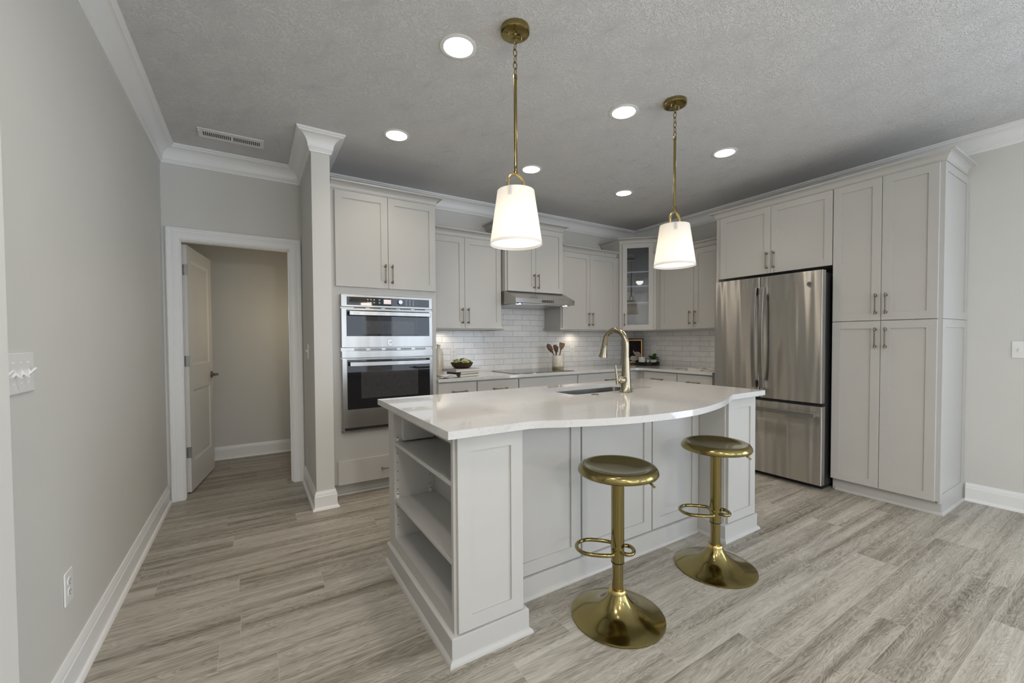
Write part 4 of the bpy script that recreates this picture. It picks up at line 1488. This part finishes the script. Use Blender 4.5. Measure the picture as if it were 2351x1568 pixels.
for x, y in ((-3.512, -2.399), (-2.321, -2.404)):
    light('pendant_bulb_light', 'POINT', (x, y, H-0.775-0.150), 0.34, (1.0, 0.86, 0.68), shadow_soft_size=0.03)
    light('pendant_down_light', 'SPOT', (x, y, H-0.775-0.262), 6.0, WARM, (0, 0, 0), spot_size=R(115), spot_blend=0.8, shadow_soft_size=0.10)

# ------------------------------------------------------------------ recessed ceiling lights
DLPOS = [(-3.693, -2.145, 'recessed ceiling light nearest the camera, left of the left pendant'),
         (-3.693, -1.072, 'recessed ceiling light nearest the oven cabinet'),
         (-2.508, -2.152, 'recessed ceiling light just left of the right pendant canopy'),
         (-2.507, -1.077, 'recessed ceiling light beside the left pendant rod, facing the range hood'),
         (-1.356, -2.148, 'recessed ceiling light nearest the refrigerator'),
         (-1.356, -1.074, 'recessed ceiling light nearest the glass corner cabinet')]
def make_downlight():
    t = thing('recessed_light', DLPOS[0][2], 'ceiling light', (DLPOS[0][0], DLPOS[0][1], H), 0, 'recessed ceiling lights')
    MB().lathe([(0.074, -0.0005), (0.093, -0.0005), (0.093, -0.003), (0.080, -0.006), (0.075, -0.006), (0.073, -0.004)], (0, 0, 0), 40).build('trim_ring', PLASTIC, t)
    MB().lathe([(0, -0.0015), (0.0745, -0.0015), (0.0745, -0.0035), (0, -0.0040)], (0, 0, 0), 40).build('lens', LAMP, t)
    return t
dl0 = make_downlight()
for i, (x, y, lb) in enumerate(DLPOS):
    if i:
        copy_thing(dl0, (x, y, H), 0, lb)
    light('downlight_beam', 'SPOT', (x, y, H-0.012), (22, 16, 13, 19, 17, 22)[i], WARM, (0, 0, 0), spot_size=R(125), spot_blend=0.9, shadow_soft_size=0.07)

# ceiling vent
VT = thing('ceiling_vent', 'white slotted air vent in the ceiling near the doorway', 'vent', (-4.714, -0.403, H))
MB().box(-0.202, 0.202, -0.077, 0.077, -0.006, -0.0005).build('faceplate', PLASTIC, VT, bevel=0.002)
vs_ = MB()
for g0 in (-0.172, 0.010):
    for k in range(14):
        a = g0+k*0.0122
        vs_.box(a, a+0.0062, -0.030, 0.032, -0.0068, -0.0055)
vs_.build('slots', DARKSLOT, VT)
MB().box(-0.196, -0.188, -0.05, -0.030, -0.014, -0.006).build('damper_lever', PLASTIC, VT, bevel=0.001)


# ------------------------------------------------------------------ switches and outlets (local: facing -y, centre at origin)
def plate(t, w, h=0.117):
    return MB().box(-w/2, w/2, -0.006, -0.0005, -h/2, h/2).build('plate', PLASTIC, t, bevel=0.0022)
def outlet(label, loc, rot):
    t = thing('wall_outlet', label, 'outlet', loc, rot, 'white outlets')
    p = plate(t, 0.072)
    for zc in (0.019, -0.019):
        f = MB().lathe([(0, -0.0075), (0.0165, -0.0075), (0.0168, -0.006), (0, -0.006)], (0, 0, zc), 20, 'y').build('receptacle', PLASTIC, t)
        s = MB()
        s.box(-0.0075, -0.0055, -0.0080, -0.0074, zc-0.001, zc+0.008)
        s.box(0.0055, 0.0075, -0.0080, -0.0074, zc-0.001, zc+0.008)
        s.cyl(0.0026, -0.0080, -0.0074, (0, 0, zc-0.008), 8, 'y')
        s.build('slots', DARKSLOT, f)
    return t
def switch(label, loc, rot, gangs, ups):
    t = thing('light_switch', label, 'light switch', loc, rot)
    w = 0.072+0.046*(gangs-1)
    plate(t, w)
    for k in range(gangs):
        xc = (k-(gangs-1)/2)*0.046
        s = 1 if ups[k] else -1
        MB().prism([(-0.006, -0.0115), (-0.0065, 0.0115), (-0.012, 0.004), (-0.021, s*0.011+0.004), (-0.023, s*0.011-0.002), (-0.012, -0.004)], xc-0.0045, xc+0.0045, 'x').build('toggle', PLASTIC, t)
        sc = MB()
        for zz_ in (-0.030, 0.030):
            sc.cyl(0.0030, -0.0072, -0.0058, (xc, 0, zz_), 8, 'y')
        sc.build('screw', PLASTIC, t)
    return t
outlet('white outlet on the tile behind the fruit bowl', (-2.793, -0.0112, 1.096), 0)
outlet('white outlet on the tile right of the utensil crock', (-1.153, -0.0112, 1.099), 0)
outlet('white outlet on the tile above the potted plant', (-0.0112, -0.362, 1.100), R(-90))
outlet('white outlet low on the left wall', (XL, -2.035, 0.372), R(90))
switch('four-toggle switch plate at the left edge on the left wall', (XL, -2.365, 1.155), R(90), 4, (1, 0, 0, 1))
switch('single toggle switch on the right wall beside the tall pantry', (0, -3.511, 1.151), R(-90), 1, (0,))
switch('single toggle switch on the doorway side of the wall end', (-4.231, -0.420, 1.158), R(-90), 1, (1,))

# ------------------------------------------------------------------ things on the back counter
CTZ = 0.8955
# bottle
bo = MB().lathe([(0, 0), (0.043, 0), (0.047, 0.004), (0.047, 0.212), (0.043, 0.232), (0.030, 0.252), (0.017, 0.266), (0.0150, 0.284), (0.019, 0.292), (0.019, 0.302), (0.014, 0.305), (0, 0.301)], (0, 0, 0), 32).build('bottle', CREAM)
bo.location = (-3.052, -0.240, CTZ)
tag(bo, 'tall cream glazed bottle beside the oven cabinet', 'bottle')
# books
def book(label, loc, rotz, w, d, h, cm, lab2=None):
    t = thing('book', label, 'book', loc, rotz, 'books stacked under the bowl')
    cv = MB()
    cv.box(-w/2, w/2, -d/2, d/2, 0, 0.0025)
    cv.box(-w/2, w/2, -d/2, d/2, h-0.0025, h)
    cv.box(-w/2, -w/2+0.003, -d/2, d/2, 0.0025, h-0.0025)
    cv.build('cover', cm, t)
    MB().box(-w/2+0.003, w/2-0.004, -d/2+0.004, d/2-0.004, 0.0025, h-0.0025).build('pages', PAPER, t)
    return t
book('dark-edged book with cream pages at the bottom of the stack', (-2.890, -0.452, CTZ), R(15), 0.232, 0.200, 0.0245, COVERW)
book('dark-edged book with cream pages in the middle of the stack', (-2.889, -0.453, CTZ+0.0246), R(16), 0.232, 0.200, 0.0245, COVERT)
book('wider grey book on top of the stack, under the wooden bowl', (-2.915, -0.462, CTZ+0.0492), R(14), 0.285, 0.215, 0.0275, COVERG)
# bowl
BZ = CTZ+0.0768
bl = MB().lathe([(0, 0), (0.062, 0), (0.070, 0.003), (0.092, 0.022), (0.105, 0.046), (0.108, 0.056), (0.104, 0.056), (0.090, 0.029), (0.064, 0.013), (0, 0.011)], (0, 0, 0), 48).build('bowl', BOWLW)
bl.location = (-2.912, -0.480, BZ)
tag(bl, 'dark turned-wood bowl on the book stack', 'bowl')
def succulent(i, label, loc, s, mat, tilt):
    mb = MB()
    for layer, (n_, el, ln) in enumerate(((9, 12, 1.0), (8, 32, 0.85), (6, 55, 0.65), (4, 76, 0.45))):
        for k in range(n_):
            az = 2*math.pi*k/n_+layer*0.35
            c, s_ = math.cos(az), math.sin(az)
            ce, se_ = math.cos(R(el)), math.sin(R(el))
            L_ = s*ln
            rings_ = []
            for t, wd, th in ((0.08, 0.25, 0.12), (0.4, 0.55, 0.2), (0.7, 0.5, 0.16), (1.0, 0.08, 0.04)):
                bx, bz = L_*t*ce, L_*t*se_ + L_*0.15*t*t
                ring_ = []
                for q in range(6):
                    a = 2*math.pi*q/6
                    dy, dn = wd*L_*0.5*math.cos(a), th*L_*0.5*math.sin(a)
                    px, pz = bx-dn*se_, bz+dn*ce
                    ring_.append((px*c-dy*s_, px*s_+dy*c, pz))
                rings_.append(ring_)
            mb.rings(rings_)
    o = mb.build('succulent', mat, smooth=60)
    o.location = loc
    o.rotation_euler = tilt
    tag(o, label, 'succulent', 'succulents in the wooden bowl')
BX, BY = -2.912, -0.480
succulent(0, 'pale cream-green succulent at the left of the wooden bowl', (BX-0.058, BY-0.018, BZ+0.050), 0.042, SUCC[1], (R(-10), R(-22), 0))
succulent(1, 'pale rosette succulent at the front centre of the wooden bowl', (BX+0.008, BY-0.054, BZ+0.054), 0.046, SUCC[1], (R(28), 0, 0))
succulent(2, 'lime-green succulent at the right of the wooden bowl', (BX+0.060, BY-0.012, BZ+0.054), 0.044, SUCC[0], (R(10), R(22), 0.4))
succulent(3, 'yellow-green succulent at the back left of the wooden bowl', (BX-0.036, BY+0.048, BZ+0.058), 0.042, SUCC[0], (R(-18), R(-10), 0.8))
succulent(4, 'darker green succulent at the back right of the wooden bowl', (BX+0.036, BY+0.050, BZ+0.062), 0.046, SUCC[2], (R(-15), R(10), 0.2))
# folded cloth: three stacked folds
cl = MB()
sec = []
def cloth_layer(z, ph):
    rows = []
    for i in range(15):
        u = i/14
        x = -0.085+0.17*u
        ring_ = []
        wig = 0.0025*math.sin(u*9+ph)
        for j in range(9):
            v_ = j/8
            ring_.append((x, -0.045+0.09*v_+0.006*math.sin(u*5+ph), z+wig+0.004*math.sin(v_*math.pi)+0.002*math.sin(v_*7+u*6+ph)))
        low = [(p[0], p[1], p[2]-0.006) for p in reversed(ring_)]
        rows.append(ring_+low)
    cl.rings(rows)
for k, z in enumerate((0.0105, 0.0195, 0.0285)):
    cloth_layer(z, k*1.3)
co = cl.build('dish_towel', CLOTH, smooth=60)
co.location = (-3.105, -0.560, CTZ)
co.rotation_euler = (0, 0, R(14))
tag(co, 'folded striped dish towel in front of the books', 'towel')

# utensil crock and utensils
UX, UY, UZ = -1.583, -0.269, CTZ+0.0062
CRK = thing('utensil_crock', 'cream stoneware crock with a tan base band beside the cooktop', 'crock', (UX, UY, UZ))
MB().lathe([(0.0655, 0.026), (0.0675, 0.030), (0.0675, 0.151), (0.0655, 0.155), (0.0615, 0.151), (0.0615, 0.02), (0, 0.018)], (0, 0, 0), 40).build('body', CREAM, CRK)
MB().lathe([(0, 0), (0.0645, 0), (0.0668, 0.003), (0.0668, 0.026), (0.0, 0.026)], (0, 0, 0), 40).build('base_band', TANBAND, CRK)
def utensil(name, label, cat, base, top, head, mat):
    mb = MB()
    base, top = Vector(base), Vector(top)
    d = (top-base)
    L_ = d.length
    mb.tube([base, base+d*0.5, base+d*0.72], [0.006, 0.006, 0.007], 8)
    dn = d.normalized()
    if head == 'spoon':
        pts = [base+d*t for t in (0.60, 0.66, 0.74, 0.84, 0.93, 0.985, 1.0)]
        mb.tube(pts, [0.008, 0.014, 0.025, 0.030, 0.026, 0.014, 0.004], 14, flat=(0.30, 1.0), ref=(0.85, -0.53, 0))
    else:
        wl = {'turner': [0.007, 0.012, 0.024, 0.031, 0.033, 0.032], 'fork': [0.008, 0.014, 0.020, 0.022, 0.021, 0.015]}[head]
        pts = [base+d*t for t in (0.68, 0.73, 0.80, 0.88, 0.97, 1.0)]
        mb.tube(pts, wl, 12, flat=(0.16, 1.0), ref=(0.85, -0.53, 0))
    o = mb.build(name, mat, smooth=50)
    tag(o, label, cat, 'wooden utensils in the crock')
utensil('wooden_spoon', 'dark walnut spoon leaning left out of the crock', 'spoon', (UX+0.035, UY-0.010, UZ+0.022), (UX-0.098, UY+0.070, UZ+0.288), 'spoon', SPOONW)
utensil('wooden_scraper', 'narrow dark wooden scraper between spoon and turner in the crock', 'scraper', (UX+0.016, UY+0.026, UZ+0.022), (UX-0.026, UY+0.022, UZ+0.278), 'fork', SPOONW)
utensil('wooden_fork', 'small dark wooden utensil just behind the light turner in the crock', 'utensil', (UX+0.0, UY+0.035, UZ+0.022), (UX+0.004, UY+0.030, UZ+0.262), 'fork', SPOONW)
utensil('wooden_turner', 'lighter wooden turner leaning right out of the crock', 'turner', (UX-0.022, UY-0.012, UZ+0.022), (UX+0.040, UY-0.034, UZ+0.300), 'turner', SPATW)

# framed dark painting leaning in the corner
PX = thing('framed_painting', 'small dark painting in a black and gilt frame leaning in the counter corner', 'painting', (-0.182, -0.146, CTZ+0.001), R(-46))
pw, ph = 0.276, 0.352
fm = MB()
for (a, c, z0_, z1_) in ((-pw/2, -pw/2+0.024, 0, ph), (pw/2-0.024, pw/2, 0, ph), (-pw/2+0.024, pw/2-0.024, 0, 0.024), (-pw/2+0.024, pw/2-0.024, ph-0.024, ph)):
    fm.box(a, c, -0.018, 0, z0_, z1_)
fr_o = fm.build('frame', FRAMEB, PX, bevel=0.002)
gm = MB()
i0 = 0.024
for (a, c, z0_, z1_) in ((-pw/2+i0, -pw/2+i0+0.008, i0, ph-i0), (pw/2-i0-0.008, pw/2-i0, i0, ph-i0), (-pw/2+i0+0.008, pw/2-i0-0.008, i0, i0+0.008), (-pw/2+i0+0.008, pw/2-i0-0.008, ph-i0-0.008, ph-i0)):
    gm.box(a, c, -0.013, -0.002, z0_, z1_)
gm_o = gm.build('gilt_slip', GOLD, PX)
cv = MB().box(-pw/2+0.02, pw/2-0.02, -0.008, -0.001, 0.02, ph-0.02).build('canvas', CANVAS, PX)
def blob(pts, y0, y1, mat):
    sp2 = smooth_pts([(x, 0, z) for x, z in pts], 5, True)
    return MB().prism([(p.x, p.z) for p in sp2], y0, y1, 'y').build('brush_patch', mat, cv)
blob([(0.000, 0.190), (0.025, 0.165), (0.060, 0.168), (0.092, 0.150), (0.100, 0.100), (0.085, 0.060), (0.040, 0.060), (0.030, 0.110), (0.005, 0.150)], -0.0086, -0.0079, PALE)
blob([(-0.035, 0.095), (-0.005, 0.112), (0.035, 0.100), (0.055, 0.060), (0.030, 0.045), (-0.010, 0.042), (-0.035, 0.060)], -0.0090, -0.0079, PALEW)
for o in (fr_o, gm_o, cv):
    o.rotation_euler = (R(-5), 0, 0)
    o.location = (0, -0.012, 0.003)

# tray and what stands on it
TRX, TRY = -0.188, -0.394
tr_ = MB().lathe([(0, 0), (0.148, 0), (0.152, 0.003), (0.152, 0.043), (0.149, 0.045), (0.144, 0.043), (0.144, 0.012), (0, 0.012)], (0, 0, 0), 48).build('tray', TRAYM)
tr_.location = (TRX, TRY, CTZ)
tag(tr_, 'round black tray in the counter corner', 'tray')
TZ = CTZ+0.0122
cu = thing('candle_cup', 'white glazed cup on the left of the black tray', 'cup', (-0.214, -0.326, TZ))
MB().lathe([(0, 0), (0.042, 0), (0.046, 0.004), (0.046, 0.092), (0.044, 0.094), (0.041, 0.092), (0.041, 0.07), (0, 0.07)], (0, 0, 0), 32).build('body', CERAMIC, cu)
sm_ = MB().lathe([(0, 0), (0.016, 0), (0.018, 0.003), (0.019, 0.060), (0.016, 0.062), (0.0155, 0.05), (0, 0.05)], (0, 0, 0), 24).build('candle_holder', CERAMIC)
sm_.location = (-0.168, -0.388, TZ)
tag(sm_, 'tiny white votive holder between cup and plant on the tray', 'candle holder')
PP = thing('potted_plant', 'small leafy green plant in a low white pot on the black tray', 'plant', (-0.122, -0.436, TZ))
MB().lathe([(0, 0), (0.034, 0), (0.037, 0.003), (0.041, 0.058), (0.038, 0.060), (0.036, 0.052), (0, 0.050)], (0, 0, 0), 32).build('pot', CERAMIC, PP)
MB().lathe([(0.036, 0.0505), (0.02, 0.055), (0, 0.056)], (0, 0, 0), 24).build('soil', SOIL, PP)
lfm = MB()
random.seed(11)
for k in range(13):
    az = k*2.399
    el = R(random.uniform(15, 62))
    L0 = random.uniform(0.060, 0.100)
    d = Vector((math.cos(az)*math.cos(el), math.sin(az)*math.cos(el), math.sin(el)))
    b0 = Vector((0.008*math.cos(az), 0.008*math.sin(az), 0.052))
    side = d.cross(Vector((0, 0, 1))).normalized()
    nrm = side.cross(d)
    st_ = b0 + d*0.35*L0
    lfm.tube([b0, st_], 0.0013, 5)
    rows = []
    for t, wd in ((0, 0.004), (0.25, 0.022), (0.5, 0.028), (0.75, 0.019), (1, 0.001)):
        c_ = st_ + d*L0*0.9*t + Vector((0, 0, -0.018*t*t))
        rows.append([c_-side*wd+nrm*0.003, c_-nrm*0.001, c_+side*wd+nrm*0.003, c_+nrm*0.0005])
    lfm.rings(rows)
lfm.build('leaves', LEAFD, PP, smooth=60)

# open magazine on the right counter
MG = thing('magazine', 'open magazine lying on the counter beside the refrigerator', 'magazine', (-0.362, -1.245, CTZ), R(-90))
for s, nm in ((-1, 0), (1, 1)):
    mb = MB()
    rows = []
    for i in range(11):
        u = i/10
        x = s*u*0.205
        z = 0.003+0.011*math.exp(-((u-0.22)/0.22)**2)-0.003*math.exp(-(u/0.05)**2)
        rows.append([(x, -0.135, 0.0004), (x, 0.135, 0.0004), (x, 0.135, z), (x, -0.135, z)])
    mb.rings(rows)
    mb.build('page_half', PAGEM, MG, smooth=50)
